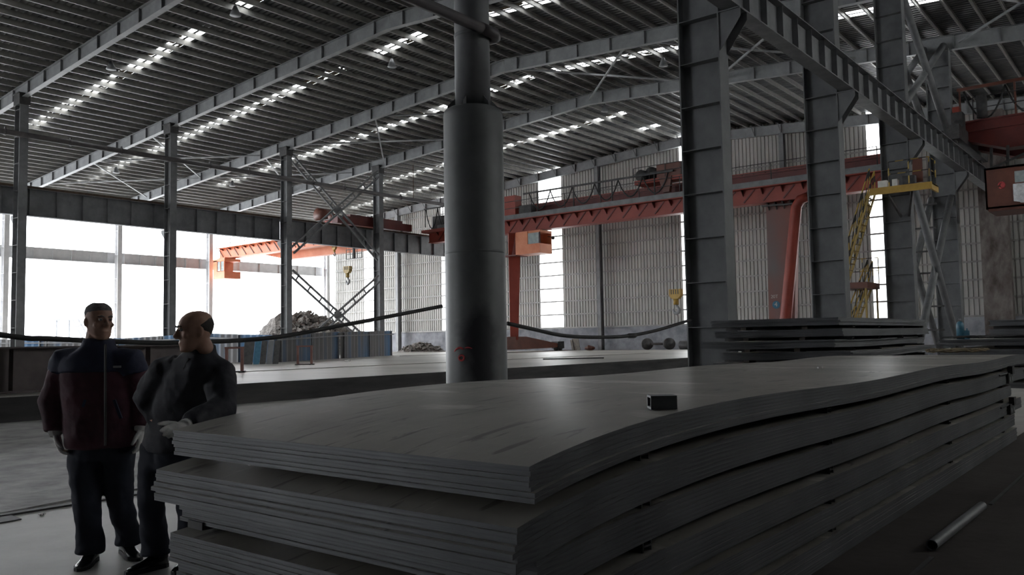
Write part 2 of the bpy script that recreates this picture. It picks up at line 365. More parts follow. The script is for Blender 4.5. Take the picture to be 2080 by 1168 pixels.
# --- left row: columns, crane girder, service pipe, bracing
LLAB = ['', 'first column of the left row, nearest to the left picture edge', 'second column of the left row, above the right-hand man', 'third column of the left row, carrying the top of the cross bracing', 'fourth column of the left row, beside the end of the blue fence', 'fifth column of the left row, hidden behind the round pipe column']
def h_column(name, x, y, z0, z1, dep, bf, mt, step, label, group, cap=True, tf=.03, frac=1.):
    r = thing(name, label, 'column', (x, y, z0), group)
    m = MB(); m.hbeam((x, y, z0), (x, y, z1), dep, bf, .018, tf, (0, 1, 0)); m.build('shaft', mt, r)
    z = z0+.6; 
    while z < z1-.3:
        s = MB()
        for sg in (-1, 1): s.box((x+sg*(bf/4+.004), y, z), (bf/2-.012, dep-2*tf, .016))
        s.build('stiffener', mt, r); z += step
    b = MB(); b.box((x, y, z0+.02), (bf+.3, dep+.3, .04)); b.build('base_plate', mt, r)
    if cap:
        c = MB(); c.box((x, y, z1-.02), (bf+.25, dep+.2, .06)); c.box((x, y, z1-.35), (bf+.12, dep+.1, .6)); c.build('cap', M['dark'], r)
    return r
for i, fx in enumerate(FX):
    if i == 0: continue
    r = h_column('crane_column', fx, YL, .49, roofz(YL)-.5, .74, .46, M['steel'], 1.55, 'grey H-section column, '+LLAB[i], 'columns of the left row')
    for nm, z in (('girder_bracket', 8.85),):
        b = MB(); b.prism([(fx-.14, YL+.3, z+.2), (fx-.14, YL+.9, z+.2), (fx-.14, YL+.9, z), (fx-.14, YL+.3, z-.6)], (.28, 0, 0)); b.build(nm, M['steel'], r)
def girder(name, xa, xb, y, z0, z1, bf, n, label, group, mt, railmat, onrail=True):
    r = thing(name, label, 'crane girder', ((xa+xb)/2, y, z0), group)
    m = MB(); m.hbeam((xa+.01, y, (z0+z1)/2), (xb-.01, y, (z0+z1)/2), z1-z0, bf, .016, .03); m.build('beam', mt, r)
    for k in range(n):
        x = xa + (k+.5)*(xb-xa)/n; s = MB()
        for sg in (-1, 1): s.box((x, y+sg*bf*.22, (z0+z1)/2), (.016, bf*.38, z1-z0-.07))
        s.build('stiffener', mt, r)
    if onrail:
        q = MB(); q.box2((xa+.01, y-.075, z1), (xb-.01, y+.075, z1+.03)); q.box2((xa+.01, y-.02, z1+.03), (xb-.01, y+.02, z1+.12)); q.box2((xa+.01, y-.045, z1+.12), (xb-.01, y+.045, z1+.17)); q.build('rail', railmat, r)
    return r
GY = 51.75
for i, (a, b) in enumerate([(1.07, 10.07), (10.07, 19.07), (19.07, 28.07), (28.07, 37.07), (37.07, 46.07), (46.07, 60.3)]):
    lb = ['', 'at the left picture edge', 'between first and second left columns', 'between second and third left columns', 'crossed by diagonal bracing', 'ending behind the round pipe column'][i]
    if i == 0: continue
    girder('crane_girder', a, b, GY, 9.12, 10.72, .42, 6 if i < 5 else 9, 'deep grey crane girder over the bright opening, '+lb, 'crane girders of the left row', M['steel'], M['rail'])
m = MB(); m.tube((2, 50.35, 13.5), (60.6, 50.35, 13.5), .16, 14)
pp = thing('service_pipe', 'long dark pipe running high along the left column row', 'pipe', (30, 50.35, 13.5)); m.build('pipe', M['pipe'], pp, True)
for x in [12, 15, 18, 21.5, 24.5, 30.5, 33.5, 39, 42, 48]:
    c = MB(); c.tube((x-.05, 50.35, 13.5), (x+.05, 50.35, 13.5), .2, 12); c.box((x, 50.35, 13.72), (.06, .16, .12)); c.build('clamp', M['pipe'], pp)
h = MB(); h.tube((49.5, 50.35, 13.66), (49.5, 50.35, roofz(50.35)+.02), .035, 6); h.build('hanger_rod', M['rail'], pp)
def lattice(mb, p, q, gap=.46, w=.13, n=7):
    p = V(p); q = V(q); d = (q-p).normalized(); u = d.cross(V((0,1,0))).normalized()*gap/2
    for s in (-1, 1): mb.bar(p+u*s, q+u*s, w, w)
    for k in range(n+1):
        c = p.lerp(q, (k+.5)/(n+1)); mb.bar(c-u, c+u, .05, .12, d)
for nm, z0, z1, lab in (('cross_brace', 8.3, 15.3, 'upper diagonal cross bracing between the third and fourth left columns'), ('cross_brace', .6, 6.7, 'lower diagonal cross bracing in front of the scrap heap by the fourth left column')):
    yb = YL-.25; r = thing(nm, lab, 'bracing', (41.57, yb, z0), 'cross bracings of the left row')
    for a, b in (((37.3, yb, z1), (45.85, yb, z0)), ((37.3, yb-.12, z0), (45.85, yb-.12, z1))):
        m = MB(); lattice(m, a, b); m.build('diagonal', M['steel'], r)
    m = MB(); m.box((41.57, yb-.06, (z0+z1)/2), (.7, .04, .5)); m.build('gusset', M['steel'], r)

# --- right row: deep square columns, round pipe column, girder with rail, tube bracing
RLAB = ['', 'nearest of the deep square columns, right of the round pipe column', 'second deep square column, right of the slanted red crane leg', 'third deep square column, behind the yellow platform', 'fourth deep square column, at the foot of the tube bracing']
for i, fx in enumerate(FX):
    if i == 0: continue
    r = h_column('crane_column', fx, YR, 0, roofz(YR)-.72, 1.1, .5, M['rcol'], 1.1, 'dark grey '+RLAB[i], 'columns of the right row', False, .035)
    b = MB(); 
    for sx in (-.2, .2): b.prism([(fx+sx-.01, YR-.55, 9.42), (fx+sx-.01, YR-1.1, 9.42), (fx+sx-.01, YR-1.1, 9.2), (fx+sx-.01, YR-.55, 8.45)], (.02, 0, 0))
    b.box((fx, YR-.82, 9.41), (.5, .56, .03)); b.build('girder_bracket', M['rcol'], r)
RG = 8.2
for i, (a, b) in enumerate([(1.07, 10.07), (10.07, 19.07), (19.07, 28.07), (28.07, 37.07), (37.07, 46.07), (46.07, 60.2)]):
    lb = ['', 'above the nearest square column', 'between the first and second square columns', 'between the second and third square columns', 'behind the yellow platform', 'beside the right-hand crane cab'][i]
    if i == 0: continue
    girder('crane_girder', a, b, RG, 9.44, 10.42, .44, 8 if i < 5 else 12, 'grey crane girder with rusty rail '+lb, 'crane girders of the right row', M['steel'], M['rail'])
CX, CY = 10.72, 9.42
r = thing('pipe_column', 'thick round smoke-stained steel pipe column with a thinner upper half', 'column', (CX, CY, 0))
def circ(z, rr, n=40): return [V((CX+rr*math.cos(2*PI*k/n), CY+rr*math.sin(2*PI*k/n), z)) for k in range(n)]
m = MB(); m.rings([circ(0, .53), circ(.03, .525), circ(5.34, .515), circ(5.42, .5), circ(5.46, .44)]); m.build('lower_shaft', M['soot'], r, True)
m = MB(); m.rings([circ(5.4, .31), circ(7.2, .305), circ(16.0, .295)]); m.build('upper_shaft', M['rcol'], r, True)
m = MB(); m.rings([circ(6.72, .312), circ(6.75, .316), circ(6.78, .312)]); m.build('weld_ring', M['rcol'], r, True)
m = MB(); m.rings([circ(2.93, .518), circ(2.96, .522), circ(2.99, .518)]); m.build('weld_ring', M['soot'], r, True)
for k in range(6):
    a = 2*PI*k/6+.35; m = MB(); dv = V((math.cos(a), math.sin(a), 0)); m.prism([V((CX,CY,5.44))+dv*.3, V((CX,CY,5.44))+dv*.46, V((CX,CY,5.52))+dv*.44, V((CX,CY,5.66))+dv*.3], dv.cross(V((0,0,1)))*.02); m.build('gusset', M['rcol'], r)
def on_col(px, py):
    dv = ray(px, py); o = EYE; a = dv.x**2+dv.y**2; b = 2*(dv.x*(o.x-CX)+dv.y*(o.y-CY)); c = (o.x-CX)**2+(o.y-CY)**2-.526**2
    return o + dv*((-b-math.sqrt(max(0, b*b-4*a*c)))/(2*a))
m = MB(); m.loft([on_col(*q) for q in ((923,714),(927,709),(933,706.5),(938,707),(941,710))], [.008,.016,.019,.016,.008], 8)
m.loft([on_col(*q) for q in ((944,707),(949,706),(954,706.5),(959,708))], [.008,.014,.012,.006], 8); m.build('paint_mark', M['redmark'], r, True)
m = MB(); ps = [on_col(937.5+5.2*math.cos(t*PI/6), 727+5.4*math.sin(t*PI/6)) for t in range(13)]; m.loft(ps, [.017]*13, 8, False); m.build('paint_mark', M['redmark'], r, True)
m = MB(); sp = onY(985, 60, 9.03); m.tube((2.0, 9.03, sp.z), (sp.x, 9.03, sp.z), .095, 12); m.loft([(sp.x-.1, 9.03, sp.z), (sp.x+.25, 9.03, sp.z), (sp.x+.36, 9.1, sp.z-.02), (sp.x+.38, 9.25, sp.z-.02)], [.1, .1, .1, .09], 12)
m.box((sp.x+.1, 9.2, sp.z), (.14, .3, .1))
tag(lift(m.build('steam_pipe', M['pipe'], None, True), (11, 8.72, 7)), 'dark pipe ending in an elbow at the top of the round column', 'pipe')
for lab, z0, z1, g in (('lower tube cross bracing with crossing pipes between third and fourth square columns', .3, 8.2, 'a'), ('upper tube cross bracing above the crane rail by the fourth square column', 11.0, 15.9, 'b')):
    r = thing('tube_brace', lab, 'bracing', (41.57, YR, z0), 'tube bracings of the right row')
    for yy in (8.6, 9.5):
        for a, b in (((37.3, yy, z1), (45.85, yy, z0)), ((37.3, yy+.12, z0), (45.85, yy+.12, z1))):
            m = MB(); m.tube(a, b, .16, 12); m.build('diagonal', M['steel'], r, True)
        m = MB(); m.box((41.57, yy+.06, (z0+z1)/2), (.9, .05, .7)); m.build('gusset', M['steel'], r)
    if g == 'a':
        for z in (1.6, 2.7, 4.2, 5.2, 6.3, 7.4):
            m = MB(); m.bar((41.2+(z%1)*2, 8.6, z), (41.2+(z%1)*2, 9.5, z), .05, .08); m.build('rung', M['dark'], r)

# --- roof plane bracing rods
def rods(xa, xb, ya, yb, lab):
    r = thing('roof_brace', lab, 'bracing', ((xa+xb)/2, (ya+yb)/2, roofz((ya+yb)/2)-.5), 'roof cross braces')
    for a, b in (((xa+.2, ya), (xb-.2, yb)), ((xa+.2, yb), (xb-.2, ya))):
        m = MB(); m.bar((a[0], a[1], roofz(a[1])-.72 if 0 else roofz(a[1])-.45), (b[0], b[1], roofz(b[1])-.45), .09, .09); m.build('rod', M['steel_light'], r)
for xa, xb, ya, yb, lb in [(28.07, 37.07, 54.0, 62.3, 'pale roof cross brace beyond the third left column'), (37.07, 46.07, 54, 62.3, 'pale roof cross brace beyond the fourth left column'), (37.07, 46.07, 41.5, 50, 'pale roof cross brace left of the round column'), (37.07, 46.07, 33.0, 41.4, 'pale roof cross brace just behind the round column'), (37.07, 46.07, 22.0, 30, 'pale roof cross brace right of the round column'), (37.07, 46.07, 13, 21, 'pale roof cross brace behind the nearest square column'), (37.07, 46.07, 1.5, 8, 'pale roof cross brace in the dark right bay'), (28.07, 37.07, 62.6, 71, 'pale roof cross brace at the far left eave')]: rods(xa, xb, ya, yb, lb)

# --- high bay lamps under the roof
LP = [((472, 366), 'over the second left column bay'), ((236, 338), 'at the far left beyond the first left column'), ((1347, 116), 'left of the nearest square column top'), ((796, 118), 'below the orange lit roof light'), ((226, 122), 'beside the near roof light strip'), ((478, 10), 'at the top of the picture'), ((1228, 212), 'between round column and square column')]
for (px, py), lb in LP:
    dv = ray(px, py); t = (17.8-.35-1.46+.0645*RIDGE)/(dv.z+.0645*dv.y); q = EYE+dv*t
    if q.y < RIDGE: t = (17.8-.35-1.46-.0645*RIDGE)/(dv.z-.0645*dv.y); q = EYE+dv*t
    r = thing('high_bay_lamp', 'small dark cone lamp under the roof '+lb, 'lamp', (q.x, q.y, q.z-.5), 'high bay lamps')
    m = MB(); m.tube((q.x, q.y, q.z-.5), (q.x, q.y, q.z-.05), .26, 16, .07); m.build('shade', M['steel'], r, True)
    m = MB(); m.tube((q.x, q.y, q.z-.05), (q.x, q.y, roofz(q.y)+.02), .012, 6); m.build('cord', M['dark'], r)

# --- far row open to the yard
FL = ['first far column at the left picture edge', 'second far column, seen between the first two left columns', 'third far column, seen right of the second left column', 'corner column where the end wall meets the open side']
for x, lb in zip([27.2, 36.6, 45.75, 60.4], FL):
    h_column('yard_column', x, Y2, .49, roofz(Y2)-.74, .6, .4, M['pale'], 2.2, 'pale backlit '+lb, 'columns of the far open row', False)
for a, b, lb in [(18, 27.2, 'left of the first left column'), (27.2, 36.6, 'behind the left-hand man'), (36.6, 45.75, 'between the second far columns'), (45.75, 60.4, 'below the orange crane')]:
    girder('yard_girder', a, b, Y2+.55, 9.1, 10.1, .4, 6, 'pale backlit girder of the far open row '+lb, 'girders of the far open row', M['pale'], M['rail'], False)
# ------------------------------------------------------------------ cranes
def railing(mb, pts, h=1.05, step=2.2, r=.028, mid=2):
    for p, q in zip(pts[:-1], pts[1:]):
        p = V(p); q = V(q); n = max(1, round((q-p).length/step))
        for k in range(n+1): c = p.lerp(q, k/n); mb.tube(c, c+V((0,0,h)), r, 6)
        for k in range(1, mid+1): o = V((0,0,h*k/mid)); mb.tube(p+o, q+o, r*.8, 6)
def festoon(parent, x, y0, y1, z, n, sag, r=.05):
    for k in range(n):
        a = y0+(y1-y0)*k/n; b = y0+(y1-y0)*(k+1)/n; m = MB()
        pts = [V((x, a+(b-a)*t/8, z-sag*math.sin(PI*t/8)**.8)) for t in range(9)]
        m.loft(pts, [r]*9, 6); m.build('festoon_cable', M['black'], parent, True)

# middle bay gantry crane
gx = 52.0
cr = thing('gantry_crane', 'red gantry crane spanning the middle bay along the end wall', 'crane', (gx, 30, .5))
m = MB(); m.box2((gx, 13.4, 10.14), (gx+.7, 51.0, 11.02)); m.box2((gx-.08, 13.4, 10.06), (gx+.78, 51.0, 10.14)); m.box2((gx-.5, 13.4, 11.02), (gx+.78, 51.0, 11.08)); m.build('lower_girder', M['red'], cr)
for k in range(28):
    y = 14.2+k*1.32; m = MB(); m.bar((gx-.03, y, 10.2), (gx-.03, y-.75, 11.0), .05, .09); m.build('diagonal_rib', M['darkred'], cr)
    m = MB(); m.prism([(gx-.45, y, 11.02), (gx-.02, y, 11.02), (gx-.02, y, 10.62)], (0, .05, 0)); m.build('walkway_bracket', M['darkred'], cr)
m = MB(); m.box2((gx-.55, 13.4, 11.08), (gx-.5, 49.5, 11.42)); m.box2((gx-.5, 13.4, 11.4), (gx+.5, 49.5, 11.45)); m.build('walkway', M['steel'], cr)
m = MB(); m.box2((gx+1.0, 13.4, 11.1), (gx+1.8, 49.5, 12.15)); m.box2((gx+.9, 13.4, 12.1), (gx+1.9, 49.5, 12.2)); m.build('main_girder', M['darkred'], cr)
m = MB(); m.box2((gx+1.05, 13.4, 12.2), (gx+1.15, 49.5, 12.38)); 
for k in range(44): m.box((gx+1.0, 13.9+k*.8, 12.25), (.2, .22, .1))
m.build('trolley_rail', M['red'], cr)
m = MB(); railing(m, [(gx-.5, 13.6, 11.42), (gx-.5, 49, 11.42)], 1.1, 3.2, .03); m.build('handrail', M['dark'], cr)
m = MB(); m.box2((gx-.42, 27, 12.95), (gx-.3, 40.2, 13.07)); m.box2((gx-.42, 46.5, 12.95), (gx-.3, 51.2, 13.07))
for y in (28.5, 32, 35.4, 38.8, 47, 49, 51.1): m.tube((gx-.36, y, 11.42), (gx-.36, y, 13.0), .05, 6)
m.build('festoon_track', M['dark'], cr)
festoon(cr, gx-.36, 27.4, 39.6, 12.95, 6, 1.35); festoon(cr, gx-.36, 46.8, 51.0, 12.95, 3, 1.7)
m = MB(); m.box2((gx-.5, 40.95, 11.45), (gx+.3, 42.1, 13.0)); m.build('electric_cabinet', M['red'], cr)
m = MB(); m.box2((gx-.45, 39.4, 11.45), (gx+.2, 40.6, 12.1)); 
for k in range(4): m.box((gx-.47, 40, 11.55+k*.15), (.06, 1.2, .05))
m.build('resistor_bank', M['dark'], cr)
m = MB(); m.box2((gx-.6, 48.0, 10.9), (gx+1.6, 51.35, 11.15)); m.build('end_deck', M['red'], cr)
m = MB(); m.box2((gx-.2, 48.2, 11.15), (gx+.9, 50.4, 12.3)); m.build('end_panel', M['dark'], cr)
# left leg with ground sill
ly = 42.0
m = MB(); m.loft([(gx+.6, ly-.1, 10.1), (gx+.6, ly, 8.3), (gx+.6, ly+.15, 1.5)], [(.75,.8), (.62,.75), (.42,.5)], 4, True, None, (0,1,0)); m.build('left_leg', M['red'], cr)
m = MB(); m.box((gx+.6, ly, 8.25), (1.5, 1.5, .1)); m.loft([(gx+.1, ly-.4, 8.2), (gx+.3, ly-.75, 10.1)], [.22, .26], 8); m.build('leg_joint', M['darkred'], cr)
def sill(y):
    m = MB(); m.prism([(gx-5.2, y-.3, .95), (gx-.5, y-.3, .72), (gx+1.8, y-.3, .72), (gx+6.4, y-.3, .8), (gx+6.4, y-.3, 1.1), (gx+1.8, y-.3, 1.75), (gx-.5, y-.3, 1.75), (gx-5.2, y-.3, 1.25)], (0, .6, 0)); m.build('sill_beam', M['brownred'], cr)
    for x in (gx-5.2, gx+6.6):
        w = MB(); w.box((x, y, 1.0), (.9, .7, .6)); t = w.build('wheel_truck', M['dark'], cr)
        for dx in (-.28, .28): q = MB(); q.tube((x+dx, y-.12, .8), (x+dx, y+.12, .8), .27, 16); q.build('wheel', M['dark'], t, True)
sill(42.15)
for y, lab in ((42.15, 'left'), (20.1, 'right')):
    m = MB(); m.bar((40, y, .503), (61, y, .503), .12, .06); tag(lift(m.build('ground_rail', M['rail']), (50, y, .5)), 'crane rail set in the plate floor under the %s gantry leg' % lab, 'rail')
# right leg: flat box plate and slanted pipe
m = MB(); m.prism([(gx+.55, 20.85, 10.06), (gx+.55, 18.85, 10.06), (gx+.55, 19.3, 1.6), (gx+.55, 20.95, 1.6)], (.5, 0, 0)); lp = m.build('flat_leg', M['fadered'], cr)
m = MB(); m.loft([(gx-.05, 17.9, 10.1), (gx-.05, 18.35, 9.98), (gx-.05, 18.66, 9.55), (gx-.05, 19.6, 2.6), (gx-.05, 19.85, 1.4)], [.3, .33, .34, .36, .36], 18); m.build('pipe_leg', M['red'], cr, True)
m = MB(); m.bar((gx+.2, 21, 9.9), (gx+.2, 17.7, 9.75), .12, .1)
for k in range(5): m.prism([(gx+.1, 20.6-k*.5, 10.06), (gx+.5, 20.6-k*.5, 10.06), (gx+.5, 20.6-k*.5, 9.6)], (0, .06, 0))
m.build('stiffener_row', M['dark'], cr)
sill(20.1)
def textobj(body, name, size, loc, mat_, parent, rot):
    cu = bpy.data.curves.new(name, 'FONT'); cu.body = body; cu.size = size; cu.extrude = .004; cu.align_x = 'CENTER'; cu.align_y = 'CENTER'
    o = bpy.data.objects.new(name, cu); COL.objects.link(o)
    dg = bpy.context.evaluated_depsgraph_get(); me = bpy.data.meshes.new_from_object(o.evaluated_get(dg)); bpy.data.objects.remove(o)
    me.materials.append(mat_); o = bpy.data.objects.new(name, me); COL.objects.link(o); o.rotation_euler = rot; off = V(loc); q = parent
    while q is not None: off -= q.location; q = q.parent
    o.parent = parent; o.location = off; return o
RX = (PI/2, 0, -PI/2)
textobj('20T', 'painted_lettering', .3, (gx+.54, 20.52, 3.98), M['whitemark'], lp, RX)
m = MB(); m.tube((gx+.53, 20.42, 3.45), (gx+.56, 20.42, 3.45), .25, 28); m.build('number_disc', M['bluemark'], lp)
textobj('4', 'painted_number', .42, (gx+.52, 20.43, 3.46), M['whitemark'], lp, RX)
# cab
m = MB(); m.box2((gx-.6, 38.5, 8.2), (gx+1.0, 40.9, 8.45)); m.box2((gx-.6, 39.7, 8.45), (gx+1.0, 40.9, 9.95)); m.box2((gx-.5, 38.5, 9.8), (gx+1.0, 40.9, 10.0)); m.box2((gx-.6, 38.5, 8.45), (gx+1.0, 39.7, 8.95)); m.box2((gx+.9, 38.5, 8.9), (gx+1.0, 39.7, 9.8)); m.build('cab', M['orange'], cr)
m = MB(); m.box2((gx-.58, 38.6, 8.95), (gx-.53, 39.65, 9.8)); m.build('cab_window', M['glass'], cr)
m = MB(); m.tube((gx-.5, 38.55, 8.9), (gx-.5, 38.55, 9.85), .04, 6); m.tube((gx+.2, 38.3, 9.5), (gx+.2, 37.9, 9.4), .03, 6); m.ell((gx+.2, 37.8, 9.35), (.12, .15, .15)); m.build('cab_lamp', M['dark'], cr)
# trolley
m = MB(); m.box2((gx-.2, 26.4, 12.42), (gx+2.4, 30.2, 12.7)); m.build('trolley_frame', M['red'], cr)
m = MB(); m.tube((gx+.4, 29.2, 13.2), (gx+2.1, 29.2, 13.2), .5, 18); m.tube((gx-.2, 29.7, 13.05), (gx+.3, 29.7, 13.05), .42, 14); m.build('hoist_drum', M['dark'], cr, True)
m = MB(); m.box2((gx-.2, 26.6, 12.7), (gx+1.2, 28.4, 13.65)); m.prism([(gx-.3, 28.2, 12.7), (gx-.3, 27.2, 12.7), (gx-.3, 27.4, 11.6), (gx-.3, 27.9, 11.6)], (.3, 0, 0)); m.build('hoist_motor', M['brownred'], cr)
m = MB(); railing(m, [(gx-.3, 26.4, 12.7), (gx-.3, 30.2, 12.7)], .9, 1.2, .03); m.build('trolley_handrail', M['dark'], cr)

def hook_block(x, y, zt, s, label, ztop, my):
    r = thing('hook_block', label, 'crane hook', (x, y, zt), 'crane hooks')
    m = MB(); rg = []
    for z, w in ((0, .62), (-.35, .64), (-.5, .6), (-.68, .38), (-.72, .3)):
        rg.append([V((x-.2*s, y-w*s*.75, zt+z*s)), V((x+.2*s, y-w*s*.75, zt+z*s)), V((x+.2*s, y+w*s*.75, zt+z*s)), V((x-.2*s, y+w*s*.75, zt+z*s))])
    m.rings(rg); m.build('housing', my, r)
    m = MB()
    for k in (-.27, -.09, .09, .27): m.box((x-.2*s, y+k*s, zt-.2*s), (.03, .06*s, .34*s))
    m.build('sheave_slots', M['dark'], r)
    m = MB(); m.tube((x, y, zt-.72*s), (x, y, zt-1.15*s), .2*s, 12); m.build('shank', my, r, True)
    pts = [(x, y+a*s, zt-b*s) for a, b in ((0,1.1), (0,1.25), (-.14,1.36), (-.24,1.52), (-.2,1.7), (-.02,1.8), (.16,1.72), (.24,1.55), (.22,1.44))]
    m = MB(); m.loft(pts, [.1*s, .1*s, .1*s, .12*s, .13*s, .14*s, .12*s, .08*s, .03*s], 10); m.build('hook', M['steel_light'], r, True)
    m = MB()
    for k in (-.2, .2): m.tube((x, y+k*s, zt-.05), (x, y+k*s, ztop), .012, 6)
    m.build('hoist_rope', M['dark'], r)
hook_block(gx+.9, 27.75, 4.85, .95, 'yellow crane hook block hanging left of the nearest square column', 12.5, M['yellow'])

# far bay crane
fx = 46.5
cr = thing('bridge_crane', 'orange bridge crane in the far bay seen below the left crane girder', 'crane', (fx, 63, 10.2))
m = MB(); m.box2((fx, 52.6, 10.18), (fx+.8, 74.9, 11.05)); m.box2((fx-.08, 52.6, 10.1), (fx+.88, 74.9, 10.18)); m.box2((fx-.6, 52.6, 11.05), (fx+.9, 74.9, 11.1)); m.build('main_girder', M['orange'], cr)
m = MB(); m.prism([(fx+1.6, 54, 9.5), (fx+1.6, 66, 9.5), (fx+1.6, 70, 10.3), (fx+1.6, 70, 11.0), (fx+1.6, 54, 11.0)], (.7, 0, 0)); m.build('rear_girder', M['orange'], cr)
for k in range(17):
    y = 53.4+k*1.3; m = MB(); m.bar((fx-.03, y, 10.24), (fx-.03, y+.75, 11.0), .05, .07); m.build('diagonal_rib', M['brownred'], cr)
    m = MB(); m.prism([(fx-.5, y, 11.05), (fx-.02, y, 11.05), (fx-.02, y, 10.85)], (0, .04, 0)); m.build('walkway_bracket', M['brownred'], cr)
m = MB(); railing(m, [(fx-.55, 53, 11.1), (fx-.55, 74.6, 11.1)], 1.1, 2.4, .035, 3); m.build('handrail', M['steel_light'], cr)
m = MB(); m.box2((42.2, GY-.35, 10.95), (50.3, GY+.35, 11.55)); m.box2((43.5, GY-.32, 11.55), (49.2, GY+.32, 11.75)); m.build('end_truck', M['darkred'], cr)
for x in (43, 49.4):
    m = MB(); m.tube((x, GY-.1, 11.09), (x, GY+.1, 11.09), .2, 14); m.build('wheel', M['dark'], cr, True)
m = MB(); m.box2((fx-.4, 56.2, 11.4), (fx+2.2, 64.0, 11.75)); m.box2((fx-.3, 59.5, 11.75), (fx+.6, 62.5, 12.3)); m.box2((fx-.3, 57.0, 11.75), (fx+.6, 58.2, 12.2)); m.box2((fx-.2, 56.4, 11.1), (fx+.2, 63.8, 11.4)); m.box2((fx+1.8, 56.4, 11.0), (fx+2.1, 63.8, 11.4)); m.build('trolley_frame', M['red'], cr)
m = MB(); m.tube((fx, 59.4, 12.9), (fx+1.4, 59.4, 12.9), .6, 16); m.build('hoist_drum', M['brownred'], cr, True)
m = MB(); m.tube((fx-.2, 57.4, 12.5), (fx+.4, 57.4, 12.5), .3, 12); m.build('hoist_drum', M['brownred'], cr, True)
m = MB(); m.box2((fx-.9, 72.6, 8.0), (fx+.9, 74.6, 8.25)); m.box2((fx-.9, 73.9, 8.25), (fx+.9, 74.6, 9.8)); m.box2((fx-.9, 72.6, 9.7), (fx+.9, 74.6, 9.95)); m.box2((fx-.9, 72.6, 8.25), (fx+.9, 73.9, 8.7))
for y in (72.65, 73.3): m.box2((fx-.9, y, 8.7), (fx-.8, y+.08, 9.7))
m.box2((fx-.6, 73, 9.95), (fx+.6, 74.2, 10.1)); m.build('cab', M['orange'], cr)
m = MB(); m.box2((fx-.86, 72.75, 8.75), (fx-.83, 73.85, 9.68)); m.build('cab_window', M['glass'], cr)
m = MB(); m.box2((fx-.3, 53.8, 10.0), (fx+.1, 54.6, 10.1)); m.tube((fx-.1, 54.4, 8.6), (fx-.1, 54.4, 10.1), .12, 8)
for z in (8.6, 9.0, 9.4): m.bar((fx-.1, 53.4, z), (fx-.1, 55.4, z), .05, .05)
for y in (53.4, 54, 54.9, 55.4): m.bar((fx-.1, y, 8.6), (fx-.1, y, 9.4), .04, .04, (1,0,0))
m.build('service_cage', M['dark'], cr)
hook_block(fx+1.3, 56.9, 8.2, .85, 'dull yellow hook block hanging in the far bay before the bright wall', 11.3, M['dullyellow'])
hook_block(fx+.9, 58.2, 10.1, .5, 'small yellow hook drawn up under the orange far bay crane', 11.3, M['yellow'])

# right bay crane
rx = 46.4
cr = thing('bridge_crane', 'dark red bridge crane high in the right bay', 'crane', (rx, 3, 10.4))
def rgirder(nm, x, mt):
    m = MB(); m.prism([(x, 8.0, 11.9), (x, -6, 11.9), (x, -6, 10.45), (x, 6.3, 10.45), (x, 8.0, 11.05)], (.7, 0, 0)); m.box2((x-.1, -6, 11.9), (x+.8, 8.2, 11.98)); m.box2((x-.1, -6, 11.42), (x-.02, 8.0, 11.5)); m.bar((x+.35, 8.0, 11.03), (x+.35, 6.3, 10.42), .9, .06); m.box2((x-.1, -6, 10.38), (x+.8, 6.3, 10.45)); m.build(nm, mt, cr)
rgirder('main_girder', rx, M['darkred']); rgirder('rear_girder', rx+2.6, M['darkred'])
m = MB(); m.box2((rx-2.2, RG-.3, 10.75), (rx+5.2, RG+.3, 11.45)); m.box2((rx-1.0, RG-.25, 11.45), (rx-.3, RG+.25, 12.3)); m.build('end_truck', M['dark'], cr)
for x in (rx-1.7, rx+4.6): m = MB(); m.tube((x, RG-.09, 10.77), (x, RG+.09, 10.77), .2, 14); m.build('wheel', M['dark'], cr, True)
m = MB(); m.box2((rx-.9, RG-.1, 12.3), (rx-.5, RG+.2, 12.6)); m.build('buffer_box', M['red'], cr)
m = MB(); m.tube((rx-.3, 7.2, 12.0), (rx-.3, 7.2, 13.1), .25, 10); m.build('limit_post', M['dark'], cr, True)
m = MB(); railing(m, [(rx-.2, 7.6, 11.98), (rx-.2, -5, 11.98)], 1.1, 2.4, .03); m.build('handrail', M['dark'], cr)
m = MB(); m.box2((rx-.1, -5, 13.55), (rx+.05, 8.3, 13.7)); 
for y in (8.2, 5.8, 3.2, .5, -2.4): m.tube((rx-.02, y, 11.9), (rx-.02, y, 13.6), .05, 6)
m.build('festoon_track', M['brownred'], cr); festoon(cr, rx-.02, 8.0, -1.0, 13.5, 5, 1.5, .045)
cb = MB(); y0, y1, z0, z1 = 3.6, 7.15, 7.35, 9.35; xa, xb = rx-.9, rx+1.1
cb.box2((xa, y0, z0), (xb, y1, z0+.1)); cb.box2((xa, y0, z1-.1), (xb, y1, z1)); cb.box2((xa, 5.9, z0), (xa+.08, y1, z1)); cb.box2((xa, y0, z0), (xa+.08, 5.9, z0+.35)); cb.box2((xa, y0, z1-.3), (xa+.08, 5.9, z1)); cb.box2((xa, y0, z0), (xa+.08, 5.05, z1)); cb.box2((xa, y1-.08, z0), (xb, y1, z1)); cb.box2((xb-.08, y0, z0), (xb, y1, z1)); cb.box2((xa-.06, y0-.2, z0-.12), (xb+.1, y1-.1, z0)); cb.box2((xa-.02, 5.0, 8.42), (xa+.08, 5.95, 8.5))
c_ = cb.build('cab', M['brownred'], cr)
m = MB(); m.box2((xa+.02, 5.05, 8.5), (xa+.05, 5.9, 9.1)); m.build('cab_window', M['glass'], c_)
m = MB(); random.seed(5)
gr = [[V((xa-.05-.05*random.random(), 5.0+.98*i/6+(.1 if j == 0 and 0 < i < 6 else 0)*random.uniform(-1,1), 7.62+.82*j/5-(.12*math.sin(PI*i/6) if j == 0 else 0))) for i in range(7)] for j in range(6)]
vs = [p for r_ in gr for p in r_]; m.add(vs, [(j*7+i, j*7+i+1, (j+1)*7+i+1, (j+1)*7+i) for j in range(5) for i in range(6)])
